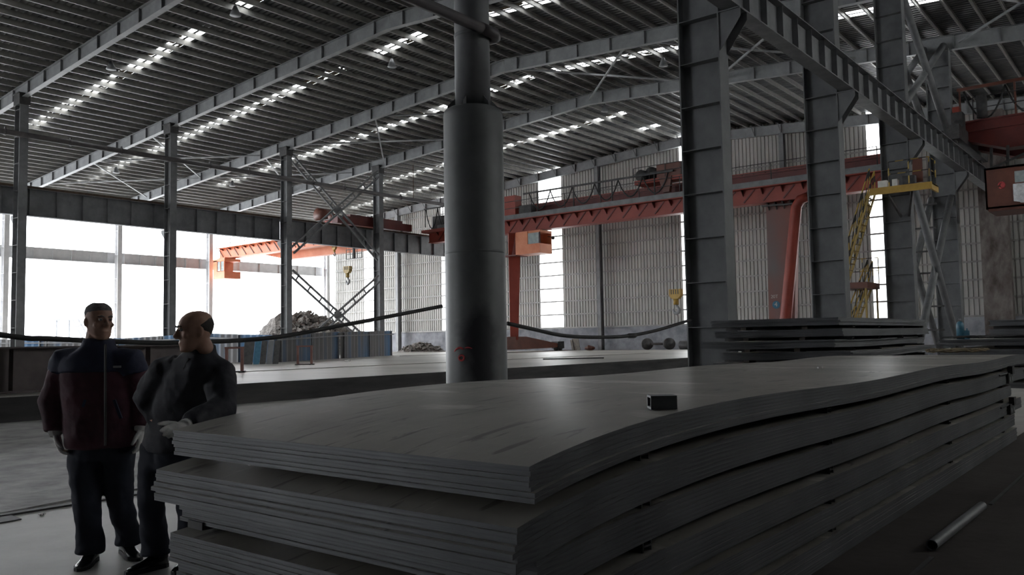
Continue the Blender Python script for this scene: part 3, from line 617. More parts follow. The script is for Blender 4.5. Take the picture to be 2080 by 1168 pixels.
o = m.build('plastic_sheet', M['plastic'], c_, True); mo = o.modifiers.new('thick', 'SOLIDIFY'); mo.thickness = .012
m = MB(); m.loft([V((xa-.01, 6.45+.13*math.cos(t), 8.45+.15*math.sin(t))) for t in [i*PI/5 for i in range(10)]], [.035]*10, 6); m.ell((xa-.01, 6.42, 8.45), (.02, .08, .1)); m.build('red_stamp', M['redmark'], c_, True)
m = MB()
for y in (6.9, 6.2, 4.4): m.bar((rx-.5, y, z1-.02), (rx-.2, y, 10.45), .12, .12)
m.bar((rx-.5, 6.9, 9.4), (rx-.5, 4.4, 10.3), .08, .1); m.build('cab_hanger', M['dark'], cr)
m = MB(); m.box2((rx-.2, 4.4, 6.6), (rx+.5, 4.46, 7.24)); m.box2((rx-.2, 3.8, 6.6), (rx-.14, 4.46, 7.24)); m.box2((rx-.2, 3.8, 6.55), (rx+.5, 4.46, 6.62)); m.build('step_frame', M['darkred'], cr)

# yellow access platform and stair at the third square column
px_ = 35.7
st = thing('access_platform', 'yellow railed access platform with striped zigzag stair at the third square column', 'platform', (px_, 8.9, .02))
m = MB(); m.box2((px_-.1, 7.42, 7.12), (px_+.0, 9.75, 7.4)); m.box2((px_, 7.42, 7.3), (px_+1.05, 9.75, 7.36)); m.box2((px_, 7.42, 7.1), (px_+1.05, 7.5, 7.36)); m.build('deck', M['yellow'], st)
m = MB(); m.bar((px_+.1, 8.2, 7.1), (px_+1.2, 8.6, 6.3), .08, .08); m.bar((px_+.1, 9.1, 7.1), (px_+1.2, 8.9, 6.3), .08, .08); m.build('support', M['dark'], st)
m = MB(); railing(m, [(px_-.05, 9.0, 7.4), (px_-.05, 7.5, 7.4), (px_+1.0, 7.5, 7.4)], 1.0, .8, .025); m.build('handrail', M['stripe'], st)
m = MB(); m.box2((px_+.2, 9.15, 7.4), (px_+.5, 9.5, 7.72)); m.build('white_box', M['white'], st); m = MB(); m.box2((px_+.2, 8.75, 7.4), (px_+.5, 8.95, 7.72)); m.build('white_box', M['white'], st)
m = MB(); m.box2((px_+.2, 8.1, 7.4), (px_+.5, 8.55, 7.8)); m.build('dark_box', M['dark'], st)
m = MB(); m.prism([(px_+.9, 7.95, 7.6), (px_+.9, 8.35, 7.6), (px_+.9, 8.3, 8.6), (px_+.9, 7.95, 8.6)], (.06, 0, 0)); m.build('orange_panel', M['brownred'], st)
def flight(a, b, nm):
    a = V(a); b = V(b); m = MB()
    for dx in (0, .7): m.bar(a+V((dx,0,0)), b+V((dx,0,0)), .03, .09)
    n = max(4, int(abs(a.z-b.z)/.25))
    for k in range(1, n): c = a.lerp(b, k/n); m.box(c+V((.35,0,0)), (.66, .1, .02))
    m.build(nm, M['dullyellow'], st); m = MB()
    for dx in (0, .7):
        h = V((dx, 0, .95)); m.tube(a+h, b+h, .028, 6)
        for k in range(5): c = a.lerp(b, k/4)+V((dx,0,0)); m.tube(c, c+V((0,0,.95)), .024, 6)
        for k in range(4): m.tube(a.lerp(b, k/4)+V((dx,0,.95)), a.lerp(b, (k+1)/4)+V((dx,0,0)), .02, 6)
    m.build('stair_rail', M['stripe'], st)
flight((px_, 9.75, 7.3), (px_, 11.0, 3.62), 'upper_flight'); flight((px_+.8, 10.2, 3.62), (px_+.8, 11.7, .05), 'lower_flight')
m = MB(); m.box2((px_-.1, 10.0, 3.35), (px_+1.7, 11.35, 3.6)); m.build('landing', M['brownred'], st)
m = MB(); railing(m, [(px_-.08, 11.3, 3.6), (px_-.08, 10.9, 3.6)], 1.1, .4, .022); railing(m, [(px_+1.6, 11.3, 3.6), (px_+1.6, 10.0, 3.6)], 1.1, .6, .022); m.build('landing_rail', M['stripe'], st)
m = MB()
for x, y in ((px_, 10.1), (px_+1.6, 10.1), (px_+1.6, 11.25), (px_, 11.25)): m.bar((x, y, 0), (x, y, 3.4), .07, .07, (1,0,0))
m.build('landing_leg', M['dullyellow'], st)
m = MB(); m.bar((px_, 10.9, .02), (px_, 10.9, 3.4), .16, .16, (1,0,0)); m.build('landing_post', M['brownred'], st)

# ------------------------------------------------------------------ loose things on the raised floor
fp = [(797, 672, 62.0), (690, 674, 52.4), (560, 681, 44.2), (420, 677, 48), (250, 687, 52), (90, 689, 55), (-40, 690, 57)]
fl = ['rusty dark end panel of the blue sheet fence, nearest the corner column', 'blue and brown fence panel left of the fourth left column', 'fence panel with a blue patch between third column and the right-hand man', 'weathered fence panel behind the right-hand man', 'weathered fence panel between the two men', 'pale blue fence panel left of the left-hand man']
P = [at(*q) for q in fp]
for i in range(6):
    a, b = P[i], P[i+1]; r = thing('fence_panel', fl[i], 'fence', ((a.x+b.x)/2, (a.y+b.y)/2, .5), 'sheet fence panels')
    n = max(8, int((a-b).xy.length/.28)); d = V((b.x-a.x, b.y-a.y, 0)); nn = V((-d.y, d.x, 0)).normalized(); vs = []; fs = []
    for k in range(n+1):
        for dz in (0, 1):
            c = a.lerp(b, (k+(.012 if i else 0))/n) if k == 0 else a.lerp(b, k/n)
            off = nn*(.03 if k % 2 else -.03); vs.append(V((c.x, c.y, .5 if not dz else c.z))+off)
    vs2 = [v+nn*.012 for v in vs]; N2 = len(vs)
    for k in range(n):
        fs.append((2*k, 2*k+2, 2*k+3, 2*k+1)); fs.append((N2+2*k, N2+2*k+1, N2+2*k+3, N2+2*k+2)); fs.append((2*k+1, 2*k+3, N2+2*k+3, N2+2*k+1))
    m = MB(); m.add(vs+vs2, fs); m.build('sheet', M['fence'], r)
    m = MB(); m.bar(V((a.x, a.y, a.z-.25))+nn*.1, V((b.x, b.y, b.z-.25))+nn*.1, .07, .07)
    for t in (.05, .5, .95): c = a.lerp(b, t); m.bar(V((c.x, c.y, .5))+nn*.1, V((c.x, c.y, c.z-.05))+nn*.1, .08, .08, d)
    m.build('fence_frame', M['steel'], r)
fd = (P[3]-P[2]); fd.z = 0; fd.normalize(); fn = V((fd.y, -fd.x, 0))
if fn.dot(V((-1,-1,0))) < 0: fn = -fn
for k, (px, w, mt, lb) in enumerate([(502, .5, 'dark', 'leftmost dark'), (520, .29, 'bluemark', 'narrow blue'), (533, .29, 'dark', 'dark sheet just right of the narrow blue'), (546, .29, 'steel', 'grey'), (559, .29, 'dark', 'rightmost dark')]):
    c = onZ(px, 740, .5); D = 40.6; c = at(px, 740, D); c.z = .5
    m = MB(); u = V((.627, -.779, 0)); bk = V((.779, .627, 0)); m.prism([c-u*w/2, c+u*w/2, c+u*w/2+bk*.4+V((0,0,1.15)), c-u*w/2+bk*.4+V((0,0,1.15))], bk*.02)
    tag(lift(m.build('leaning_sheet', M[mt]), c), lb+(' sheet' if 'sheet' not in lb else '')+' leaning on the fence beside the nearer trestle', 'sheet', 'sheets leaning on the fence')
def trestle(c, h, w, label):
    c = V(c); r = thing('trestle', label, 'trestle', c, 'red work trestles'); u = V((.627, -.779, 0)); b = V((.779, .627, 0))
    m = MB(); m.bar(c+V((0,0,h))-u*w*.62, c+V((0,0,h))+u*w*.62, .07, .07); m.build('top_bar', M['trestle'], r)
    for s in (-1, 1):
        m = MB(); m.bar(c+u*s*w/2+V((0,0,.05)), c+u*s*w/2+V((0,0,h)), .1, .08, b); m.build('leg', M['trestle'], r)
    m = MB(); m.bar(c-u*w*.7+V((0,0,.035)), c+u*w*.7+V((0,0,.035)), .14, .05); 
    for s in (-1, 1): m.bar(c+u*s*w/2-b*.3+V((0,0,.03)), c+u*s*w/2+b*.3+V((0,0,.03)), .08, .05)
    m.build('foot', M['dark'], r)
q = onZ(476, 757, .49); trestle((q.x, q.y, .49), .88, .55, 'nearer red trestle right beside the right-hand man'); q = onZ(619, 742, .495); trestle((q.x, q.y, .5), .86, .62, 'farther red trestle standing before the blue fence patch')

bx = thing('box_beam', 'huge brown steel beam lying on the raised floor behind the two men', 'beam', (5, 20.4, .5))
m = MB(); m.hbeam((-6, 20.3, 1.0), (11.8, 20.3, 1.0), 1.02, .55, .03, .035); m.build('web_and_flanges', M['boxbeam'], bx)
m = MB()
for k in range(6): m.box((-5+k*3.1, 20.05, 1.0), (.03, .24, .9))
m.build('stiffener', M['boxbeam'], bx)

def rubble(name, c, rx_, ry, h, n, seed, label, mt, chunk=.5):
    random.seed(seed); c = V(c); m = MB(); G = 26
    vs = []; 
    for i in range(G+1):
        for j in range(G+1):
            u = -1+2*i/G; v = -1+2*j/G; rr = math.sqrt(u*u+v*v); z = max(0, 1-rr**1.3)*h*(1+.25*math.sin(5*u+seed)+.2*math.sin(7*v))
            if z > .02: z += random.uniform(-.1, .1)*h*.6
            vs.append(c+V((u*rx_, v*ry, max(z, .0))))
    m.add(vs, [(i*(G+1)+j, (i+1)*(G+1)+j, (i+1)*(G+1)+j+1, i*(G+1)+j+1) for i in range(G) for j in range(G)])
    for k in range(n):
        a = random.uniform(0, 2*PI); rr = math.sqrt(random.random())*.85; z = max(0, 1-rr**1.3)*h
        m.box(c+V((math.cos(a)*rr*rx_, math.sin(a)*rr*ry, z+.05)), (random.uniform(.2, 1.6)*chunk, random.uniform(.1, .9)*chunk, random.uniform(.03, .35)*chunk), Euler((random.uniform(-.8, .8), random.uniform(-.8, .8), random.uniform(0, 6))).to_matrix())
    o = m.build(name, M[mt]); return tag(lift(o, c), label, 'rubble', None, 'stuff')
rubble('scrap_heap', (47.5, 62.6, .5), 5.0, 8.0, 3.7, 460, 4, 'tall heap of scrap and rubble behind the fence in the far bay', 'rubble', .9)
rubble('rubbish_heap', (57.5, 57.6, .5), 1.6, 3.0, .75, 160, 9, 'low dark rubbish heap against the end wall left of the round column', 'rubble', .45)
ws = thing('wheelset', 'pair of iron wheels on an axle at the foot of the end wall', 'wheelset', (60.0, 33, .5))
for y in (34.2, 32.2): m = MB(); m.tube((59.9, y-.1, .97), (60.1, y+.1, .97), .47, 24); m.tube((59.75, y-.22, .97), (60.2, y+.22, .97), .16, 12); m.build('wheel', M['dark'], ws, True)
m = MB(); m.tube((60, 31.9, .97), (60, 34.5, .97), .1, 10); m.tube((60.0, 31.2, .85), (60.0, 30.0, .85), .34, 14); m.build('axle', M['dark'], ws, True)
m = MB(); m.prism([(60.6, 41.9, .5), (60.6, 41.2, .5), (60.9, 41.6, 1.55), (60.9, 42.3, 1.5)], (.06, 0, 0)); m.prism([(60.5, 42.0, .5), (60.5, 41.8, .5), (60.8, 42.2, 1.4), (60.8, 42.4, 1.4)], (.06,0,0)); tag(lift(m.build('bent_plate', M['wood']), (60.6, 41.6, .5)), 'bent plate offcut standing by the end wall right of the gantry leg', 'offcut')
m = MB(); m.ell((60.3, 39.6+.4, .68), (.3, .55, .2), None, 8, 6); m.box((60.3, 39.9, .75), (.3, .5, .2), Euler((.3,.2,.5)).to_matrix()); tag(lift(m.build('rusty_lump', M['brownred']), (60.3, 40, .5)), 'small rusty brown lump at the end wall foot', 'scrap')
q = onZ(1168, 729.5, .515); m = MB(); m.bar((q.x-1.2, q.y+1.0, .545), (q.x+1.1, q.y-.9, .545), .12, .06); tag(lift(m.build('steel_bar', M['dark']), (q.x, q.y, .515)), 'dark bar lying on the pale floor plate before the end wall', 'bar')
random.seed(11)
def scrap(px, py, z, s, label):
    q = onZ(px, py, z); m = MB()
    for k in range(4): m.box(q+V((random.uniform(-.5,.5)*s, random.uniform(-.5,.5)*s, s*.16+.002)), (s*.6, s*.35, s*.2), Euler((random.uniform(-.15,.15), random.uniform(-.15,.15), random.uniform(0,3))).to_matrix())
    m.ell(q+V((0,0,s*.18)), (s*.4, s*.3, s*.18), None, 7, 5)
    tag(lift(m.build('paper_scrap', M['white']), q), label, 'scrap', 'white scraps of paper')
scrap(1218, 751, .0, .22, 'white scrap on the floor under the end wall wheelset, left of the square column'); scrap(1366, 737, .0, .2, 'white scrap on the floor just left of the nearest square column'); scrap(1058, 752, .0, .14, 'grey white scrap beside the round column foot'); scrap(86, 1046, 0, .05, 'tiny white scrap on the concrete at lower left'); scrap(707, 734.5, .5, .3, 'pale scrap in front of the fence end panel')
m = MB(); a, b, c_, d_ = onZ(0,1047,0), onZ(14,1044,0), onZ(44,1056,0), onZ(0,1064,0); m.prism([a+V((0,0,.002)), b+V((0,0,.002)), c_+V((0,0,.002)), d_+V((-.2,0,.002))], (0,0,.008)); tag(lift(m.build('floor_cover', M['dark']), b), 'dark rectangular metal cover on the concrete at the lower left', 'cover')
# outside stair frame
o0 = at(105, 690, 92); st2 = thing('yard_stair', 'pale stair frame standing out in the bright yard', 'stair', (o0.x, o0.y, .3)); u = V((.627,-.779,0))
m = MB(); zt = at(115, 650, 92).z
for dx in (.5, 1.9): c = o0+u*dx; m.bar((c.x, c.y, .3), (c.x, c.y, zt), .18, .18, (1,0,0))
c = o0+u*.2; e = o0+u*2.6; m.bar((c.x, c.y, zt), (e.x, e.y, zt), .2, .2); m.build('frame', M['steel'], st2)
m = MB(); lattice(m, (e.x, e.y, zt), (e.x+u.x*2.4, e.y+u.y*2.4, .4), .6, .14, 8); m.build('stair_flight', M['steel'], st2)

# sagging cable along the right column row
def cable(pts, r, label, lumps=()):
    m = MB(); P_ = [V(p) for p in pts]; out = []
    for i in range(len(P_)-1):
        p0 = P_[max(i-1,0)]; p1 = P_[i]; p2 = P_[i+1]; p3 = P_[min(i+2, len(P_)-1)]
        for k in range(6):
            t = k/6; out.append(.5*((2*p1)+(p2-p0)*t+(2*p0-5*p1+4*p2-p3)*t*t+(3*p1-p0-3*p2+p3)*t**3))
    out.append(P_[-1]); m.loft(out, [r]*len(out), 8)
    for p, l in lumps: m.ell(p, (l, r*1.9, r*1.7), None, 8, 6)
    o = m.build('power_cable', M['black'], None, True); return tag(lift(o, P_[len(P_)//2]), label, 'cable', 'sagging cables of the right row')
cable([(1.2, 9.2, 1.95), onY(0,680,9.15), onY(100,688,9.12), onY(300,696,9.1), onY(430,694,9.08), onY(560,685,9.06), onY(700,660,9.03), onY(820,637,9.0), onY(897,622,9.05)], .028, 'thick black cable sagging behind the men to the round column')
cable([onY(1031,657,9.2), onY(1080,668,9.15), onY(1140,681,9.1), onY(1200,685,9.1), onY(1270,683,9.1), onY(1330,672,9.1), onY(1380,657,9.1), onY(1402,650,9.1)], .036, 'thick black cable with a joint, sagging from round column to nearest square column', [(onY(1283,682,9.1), .22)])
# ------------------------------------------------------------------ stacks of steel plate
ORD = ['topmost', 'second', 'third', 'fourth', 'fifth', 'sixth', 'seventh', 'eighth', 'ninth', 'tenth', 'eleventh', 'twelfth']
def steel_plate(xa, xb, ya, yb, zf, th, label, group, mt_top, mt_edge, nx=40, ny=4):
    """one long plate: zf(x, y) is the height of its top face"""
    m = MB(); vs = []; fs = []; N = (nx+1)*(ny+1)
    xsn = [xa+(xb-xa)*(i/nx)**1.35 for i in range(nx+1)] if nx > 10 else [xa+(xb-xa)*i/nx for i in range(nx+1)]
    for lay in (0, 1):
        for i in range(nx+1):
            for j in range(ny+1):
                y = ya+(yb-ya)*j/ny; vs.append((xsn[i], y, zf(xsn[i], y)-(th if lay else 0)))
    for i in range(nx):
        for j in range(ny):
            a = i*(ny+1)+j; q = (a, a+ny+1, a+ny+2, a+1); fs.append(q); fs.append(tuple(N+k for k in reversed(q)))
    ne = len(fs)
    for i in range(nx):
        a, b = i*(ny+1), (i+1)*(ny+1); fs.append((a, N+a, N+b, b)); a += ny; b += ny; fs.append((a, b, N+b, N+a))
    for j in range(ny):
        a = j; fs.append((a, a+1, N+a+1, N+a)); a = nx*(ny+1)+j; fs.append((a, N+a, N+a+1, a+1))
    m.add(vs, fs); o = m.build('steel_plate', mt_top, None, fix=False); o.data.materials.append(mt_edge)
    o.data.polygons.foreach_set('material_index', [0]*ne+[1]*(len(fs)-ne))
    lift(o, (xa, ya, zf(xa, ya)-th)); return tag(o, label, 'steel plate', group)
def wave1(x, y):
    d = -.112*math.exp(-(x-2.35)/.62) if x > 1.5 else 0
    return d + .012*math.sin((x-3.0)*1.35) + .022*max(0, (x-10.5)/3.5)*math.sin((x-10.5)*1.0+.6)*(.4+.6*(y-1.8)/2.5) + .02*math.exp(-((x-5)/1.6)**2)*(y-1.84)/2.4
random.seed(21)
# bundles of the big near stack: top height, plates, thickness, near-end x, far-end x, y offset
B1 = [(1.125, 7, .0182, 2.38, 14.6, 0), (.945, 8, .0198, 2.27, 13.9, -.02), (.735, 7, .0203, 2.44, 13.0, .02), (.542, 7, .0203, 2.36, 13.6, -.01), (.345, 7, .0205, 2.42, 13.1, .01), (.163, 8, .0198, 2.38, 13.15, 0)]
BN = ['top', 'second', 'third', 'fourth', 'fifth', 'lowest']
DROOP = [1.0, .95, .7, .6, .25, .02]
ztops = []
for b, (zt, n, th, xa, xb, yo) in enumerate(B1):
    for k in range(n):
        dx = random.uniform(-.005, .005); dy = random.uniform(-.004, .004); ex = .012*(k in (3, 6))+.02*(k == 4 and b == 1)
        if b == 0 and k >= 5: dy -= .022
        zf = (lambda zt_, k_, th_, dr: (lambda x, y: zt_ - k_*th_ + dr*wave1(x, y)))(zt, k, th, DROOP[b])
        steel_plate(xa+dx-ex, xb+dx, 1.845+yo+dy, 4.27+yo+dy, zf, th*.95, '%s steel plate of the %s bundle in the big near stack' % (ORD[k], BN[b]), 'plates of the near stack', M['plate'], M['plate_edge'])
def dunnage(c, L, w, h, label, group, ax=1):
    m = MB(); c = V(c)
    m.box(c+V((0, 0, h/2)), (w, L, .008) if ax else (L, w, .008)); 
    for s in (-1, 1): m.box(c+V(((s*(w/2-.004)), 0, h/2) if ax else (0, s*(w/2-.004), h/2)), (.008, L, h) if ax else (L, .008, h))
    return tag(lift(m.build('dunnage_bar', M['dark']), c), label, 'spacer', group)
gapn = ['under the top bundle', 'under the second bundle', 'under the third bundle', 'under the fourth bundle', 'under the fifth bundle']
PXN = {3.25: 'nearest its drooping end', 5.7: 'second from the drooping end', 9.3: 'third from the drooping end', 12.4: 'near the far end'}
for b in range(5):
    zt, n, th, xa, xb, yo = B1[b]; zt2 = B1[b+1][0]
    for x, lb in PXN.items():
        zl = zt2 + DROOP[b+1]*wave1(x, 1.9); zh = zt - n*th + th*.05 + DROOP[b]*wave1(x, 1.9)
        if zh-zl < .012: zh = zl+.012
        dunnage((x, 3.06, zl), 2.36, .08, zh-zl, 'dark spacer %s of the near stack, %s' % (gapn[b], lb), 'spacer bars of the near stack')
zb = .735-7*.0203+.001+.7*wave1(2.6, 4.1); zt = .542+.6*wave1(2.6, 4.1); m = MB(); m.box((2.62, 4.12, (zb+zt)/2), (.4, .14, zb-zt-.004)); tag(lift(m.build('spacer_block', M['dark']), (2.62, 4.12, zt+.002)), 'dark block wedged under the third bundle at the near stack corner by the men', 'spacer')
# short channel block lying on the top plate
q = V((3.60, 1.98, 1.125+wave1(3.6, 1.98))); u = V((.627, -.779, 0)); bk = V((.779, .627, 0))
m = MB(); R = Matrix((u, bk, V((0,0,1)))).transposed()
m.box(q+V((0,0,.006)), (.125, .11, .01), R); m.box(q+V((0,0,.06)), (.125, .11, .01), R); m.box(q-bk*.05+V((.0,0,.034)), (.125, .01, .06), R); m.box(q+bk*.05+V((0,0,.034)), (.125, .01, .06), R)
tag(lift(m.build('channel_offcut', M['steel']), q), 'small dark channel offcut lying on top of the near stack edge', 'offcut')
scrap(1671, 749, 1.135, .06, 'tiny white scrap lying on the top plate of the near stack')
# clips hanging at the far end of the near face
for k, (z, lb) in enumerate(((.86, 'upper'), (.46, 'lower'))):
    c = V((12.55, 1.818, z)); m = MB(); m.box(c, (.34, .05, .13)); m.box(c+V((.05,-.02,.1)), (.16, .06, .1)); m.tube(c+V((-.7, 0, .06)), c+V((-.15, 0, .06)), .012, 6)
    r = m.build('lifting_clamp', M['dark']); tag(lift(r, c), lb+' black two-holed lifting clamp at the far end of the near stack', 'clamp', 'lifting clamps')
    m = MB()
    for dx in (-.09, .09): m.tube(c+V((dx, -.03, -.01)), c+V((dx, -.026, -.01)), .032, 12)
    m.build('hole_rim', M['steel_light'], r)
# rope and straw at the far end of the top plate
def rope_pile(c, L, w, n, seed, mt, label, r0=.012):
    random.seed(seed); c = V(c); m = MB()
    for k in range(n):
        a = random.uniform(-.4, .4); o = c+V((random.uniform(-.5,.5)*w, random.uniform(-.5,.5)*w, .015+random.random()*.03)); pts = []
        for t in range(7): pts.append(o+u*((t/6-.5)*L*random.uniform(.8,1.1))+bk*(math.sin(t*1.1+a*5)*w*.2+a*t*.03)+V((0,0,.03*math.sin(t+a*9)**2)))
        m.loft(pts, [r0]*7, 6)
    return tag(lift(m.build('rope_pile', M[mt], None, True), c), label, 'rope', None, 'stuff')
q = onZ(1945, 716, 1.15); rope_pile((q.x, q.y, 1.14), .75, .3, 26, 3, 'straw', 'loose heap of straw coloured rope at the far end of the near stack top')
q = onZ(1908, 715, 1.15); m = MB(); m.tube(q+V((-.1,.12,.02)), q+V((.12,-.14,.05)), .014, 8); m.tube(q+V((.02,0,.03)), q+V((.1,-.05,.02)), .022, 8); tag(lift(m.build('cutting_torch', M['white'], None, True), q), 'pale cutting torch lying beside the straw rope on the near stack', 'torch')

# second stack, behind the near one
SN = ['top', 'second', 'third', 'fourth', 'fifth', 'sixth', 'seventh', 'eighth', 'lowest']
random.seed(33); zt = 1.755
for b in range(9):
    n = 5; th = .0262; oy = [0, -.03, .08, -.14, .0, .05, -.04, .03, 0][b]; ox = [0, .05, -.05, .12, .0, .05, 0, .04, 0][b]
    sag = [.0, .006, .015, .02, .01, .0, 0, 0, 0][b]
    for k in range(n):
        dx = random.uniform(-.03, .03); dy = random.uniform(-.03, .03); sk = random.uniform(-.04, .04)
        zf = (lambda zt_, k_, th_, s_: (lambda x, y: zt_-k_*th_ + s_*math.sin((y-4.5)*2.2+1.2) - s_*.8*math.sin((x-14.3)*.9)))(zt, k, th, sag)
        steel_plate(14.3+ox+dx, 20.3+ox+dx, 4.50+oy+dy, 6.80+oy+dy+(.12 if b == 2 else 0), zf, th*.95, '%s steel plate in the %s bundle of the second stack behind the near one' % (ORD[k], SN[b]), 'plates of the second stack', M['plate'], M['plate_edge'], 8, 6)
    zb = zt-n*th+th*.05
    if b < 8:
        g = .064 if b < 7 else zb-.1303
        for i, x in enumerate((15.0, 16.6, 18.3, 19.9)):
            dunnage((x+random.uniform(-.1,.1), 5.64, zb-g+.004), 2.34, .12, g-.006, '%s dark spacer of the second stack counted from its near face, under the %s bundle' % (['first', 'second', 'third', 'fourth'][i], SN[b]), 'spacer bars of the second stack')
        for i, y in enumerate((5.2, 6.2)):
            m = MB(); m.box((14.55, y+random.uniform(-.1,.1), zb-g/2), (.3, .1, g-.008)); tag(lift(m.build('spacer_block', M['wood']), (14.55, y, zb-g+.004)), '%s small block in the second stack end face under its %s bundle' % (('right', 'left')[i], SN[b]), 'spacer', 'spacer blocks of the second stack')
    zt = zb-.064 if b < 7 else n*th
# third stack at the right edge
random.seed(44); zt = 1.80
for b in range(7):
    up = b < 2; xa, xb, ya, yb = (27.4, 33.4, 2.1, 4.4) if up else (25.0, 33.0, 2.9, 5.25); n = 5; th = .034 if b < 6 else .03
    for k in range(n):
        dx = random.uniform(-.04, .04); dy = random.uniform(-.04, .04)
        zf = (lambda z_: (lambda x, y: z_))(zt-k*th)
        steel_plate(xa+dx, xb+dx, ya+dy, yb+dy, zf, th*.95, '%s steel plate in the %s bundle of the stack at the right picture edge' % (ORD[k], SN[b] if b < 6 else 'lowest'), 'plates of the right edge stack', M['plate'], M['plate_edge'], 4, 2)
    zb = zt-n*th+th*.05; g = .095 if b != 5 else zb-.15-.0
    if b < 6:
        for i, x in enumerate((27.9, 30.0, 32.4)):
            dunnage((x, 3.6, zb-g+.004), 1.5, .14, g-.006, 'dark spacer bar %s in the right edge stack under its %s bundle' % (['nearest', 'middle', 'farthest'][i], SN[b]), 'spacer bars of the right edge stack')
        zt = zb-g
q = V((26.0, 4.88, 1.80-2*(5*.034-.0017+.095)+.0)); r = thing('gas_cylinder', 'small blue gas cylinder standing on plates by the fourth square column', 'gas cylinder', q)
m = MB(); m.loft([q, q+V((0,0,.4)), q+V((0,0,.47)), q+V((0,0,.5))], [.1, .1, .075, .035], 20); m.build('body', M['blue'], r, True)
m = MB(); m.tube(q+V((0,0,.49)), q+V((0,0,.58)), .035, 10); m.build('valve_cap', M['steel'], r, True)
m = MB(); m.box(q+V((.02,-.16,.12)), (.1, .12, .24)); m.tube(q+V((.02,-.16,.24)), q+V((.02,-.16,.3)), .02, 8); tag(lift(m.build('regulator_box', M['blue']), q+V((.02,-.16,0))), 'small blue box standing right beside the gas cylinder', 'box')
rope_pile((25.6, 4.0, q.z+.02), 1.5, .8, 34, 8, 'dark', 'dark tangle of netting and cable beside the gas cylinder', .018)

# steel pipe on the dark floor at the right
a = onZ(1893, 1108, .035); b_ = onZ(1995, 1028, .035); m = MB(); dv = (b_-a).normalized(); n = 14
rg = []
for o, rr in ((0, .036), (1, .036)):
    c = a.lerp(b_, o); s = V((-dv.y, dv.x, 0)); rg.append([c+s*(rr*math.cos(2*PI*k/n))+V((0,0,rr*math.sin(2*PI*k/n)+.002)) for k in range(n)])
rg2 = [[c_ + (cc-c_)*.8 for c_ in r_] if 0 else r_ for r_, cc in zip(rg, (a, b_))]
m.rings(rg, False); inner = [[a.lerp(b_, o)+V((0,0,.002))+(p-a.lerp(b_, o)-V((0,0,.002)))*.8 for p in r_] for o, r_ in zip((0, 1), rg)]
m.rings(inner[::-1], False); nb = len(m.v)
m.add([p for p in rg[0]+inner[0]], [(k, (k+1) % n, n+(k+1) % n, n+k) for k in range(n)]); m.add([p for p in rg[1]+inner[1]], [(k, (k+1) % n, n+(k+1) % n, n+k) for k in range(n)])
tag(lift(m.build('steel_pipe', M['steel'], None, True), a), 'loose grey steel pipe lying on the dark floor right of the near stack', 'pipe')
m = MB(); m.bar((4.0, 1.36, .004), (6.0, 1.36, .004), .03, .008); m.bar((8.1, 1.36, .004), (16, 1.36, .004), .03, .008); struct(m, 'trim_4', M['dark'], 'thin steel edge set in the floor beside the near stack')
# ------------------------------------------------------------------ the two men
U = V((0,0,1)); Rr = V((.6266, -.7793, 0)); Bk = V((-.7793, -.6266, 0))    # picture right and towards the camera, on the floor
def bake(o):
    dg = bpy.context.evaluated_depsgraph_get(); dg.update(); me = bpy.data.meshes.new_from_object(o.evaluated_get(dg)); o.modifiers.clear(); old = o.data; o.data = me; bpy.data.meshes.remove(old)
    me.polygons.foreach_set('use_smooth', [True]*len(me.polygons))
def skin_of(mb, name, mt, parent, vox, sm=8, fac=.5, fold=0):
    o = mb.build(name, mt, parent); r = o.modifiers.new('r', 'REMESH'); r.mode = 'VOXEL'; r.voxel_size = vox
    s = o.modifiers.new('s', 'SMOOTH'); s.factor = fac; s.iterations = sm
    if fold:
        tx = bpy.data.textures.new('folds', 'CLOUDS'); tx.noise_scale = .09; tx.noise_depth = 1
        dp = o.modifiers.new('d', 'DISPLACE'); dp.texture = tx; dp.strength = fold; dp.mid_level = .5
    bake(o); return o
def head_frame(c, face, tilt=0.):
    f = V((face.x, face.y, 0)).normalized(); f = (f + U*tilt).normalized(); x = f.cross(U).normalized(); z = x.cross(f)
    Rm = Matrix((x, f, z)).transposed(); return lambda p: c + Rm @ (V(p)*1.06), Rm
HZ = [(-.118,.022,.078,.028), (-.110,.036,.088,.012), (-.092,.050,.094,-.012), (-.065,.060,.093,-.05), (-.035,.067,.091,-.082), (0,.072,.090,-.097), (.03,.0755,.094,-.103), (.06,.076,.088,-.102), (.085,.068,.070,-.091), (.104,.049,.044,-.066), (.114,.026,.014,-.036)]
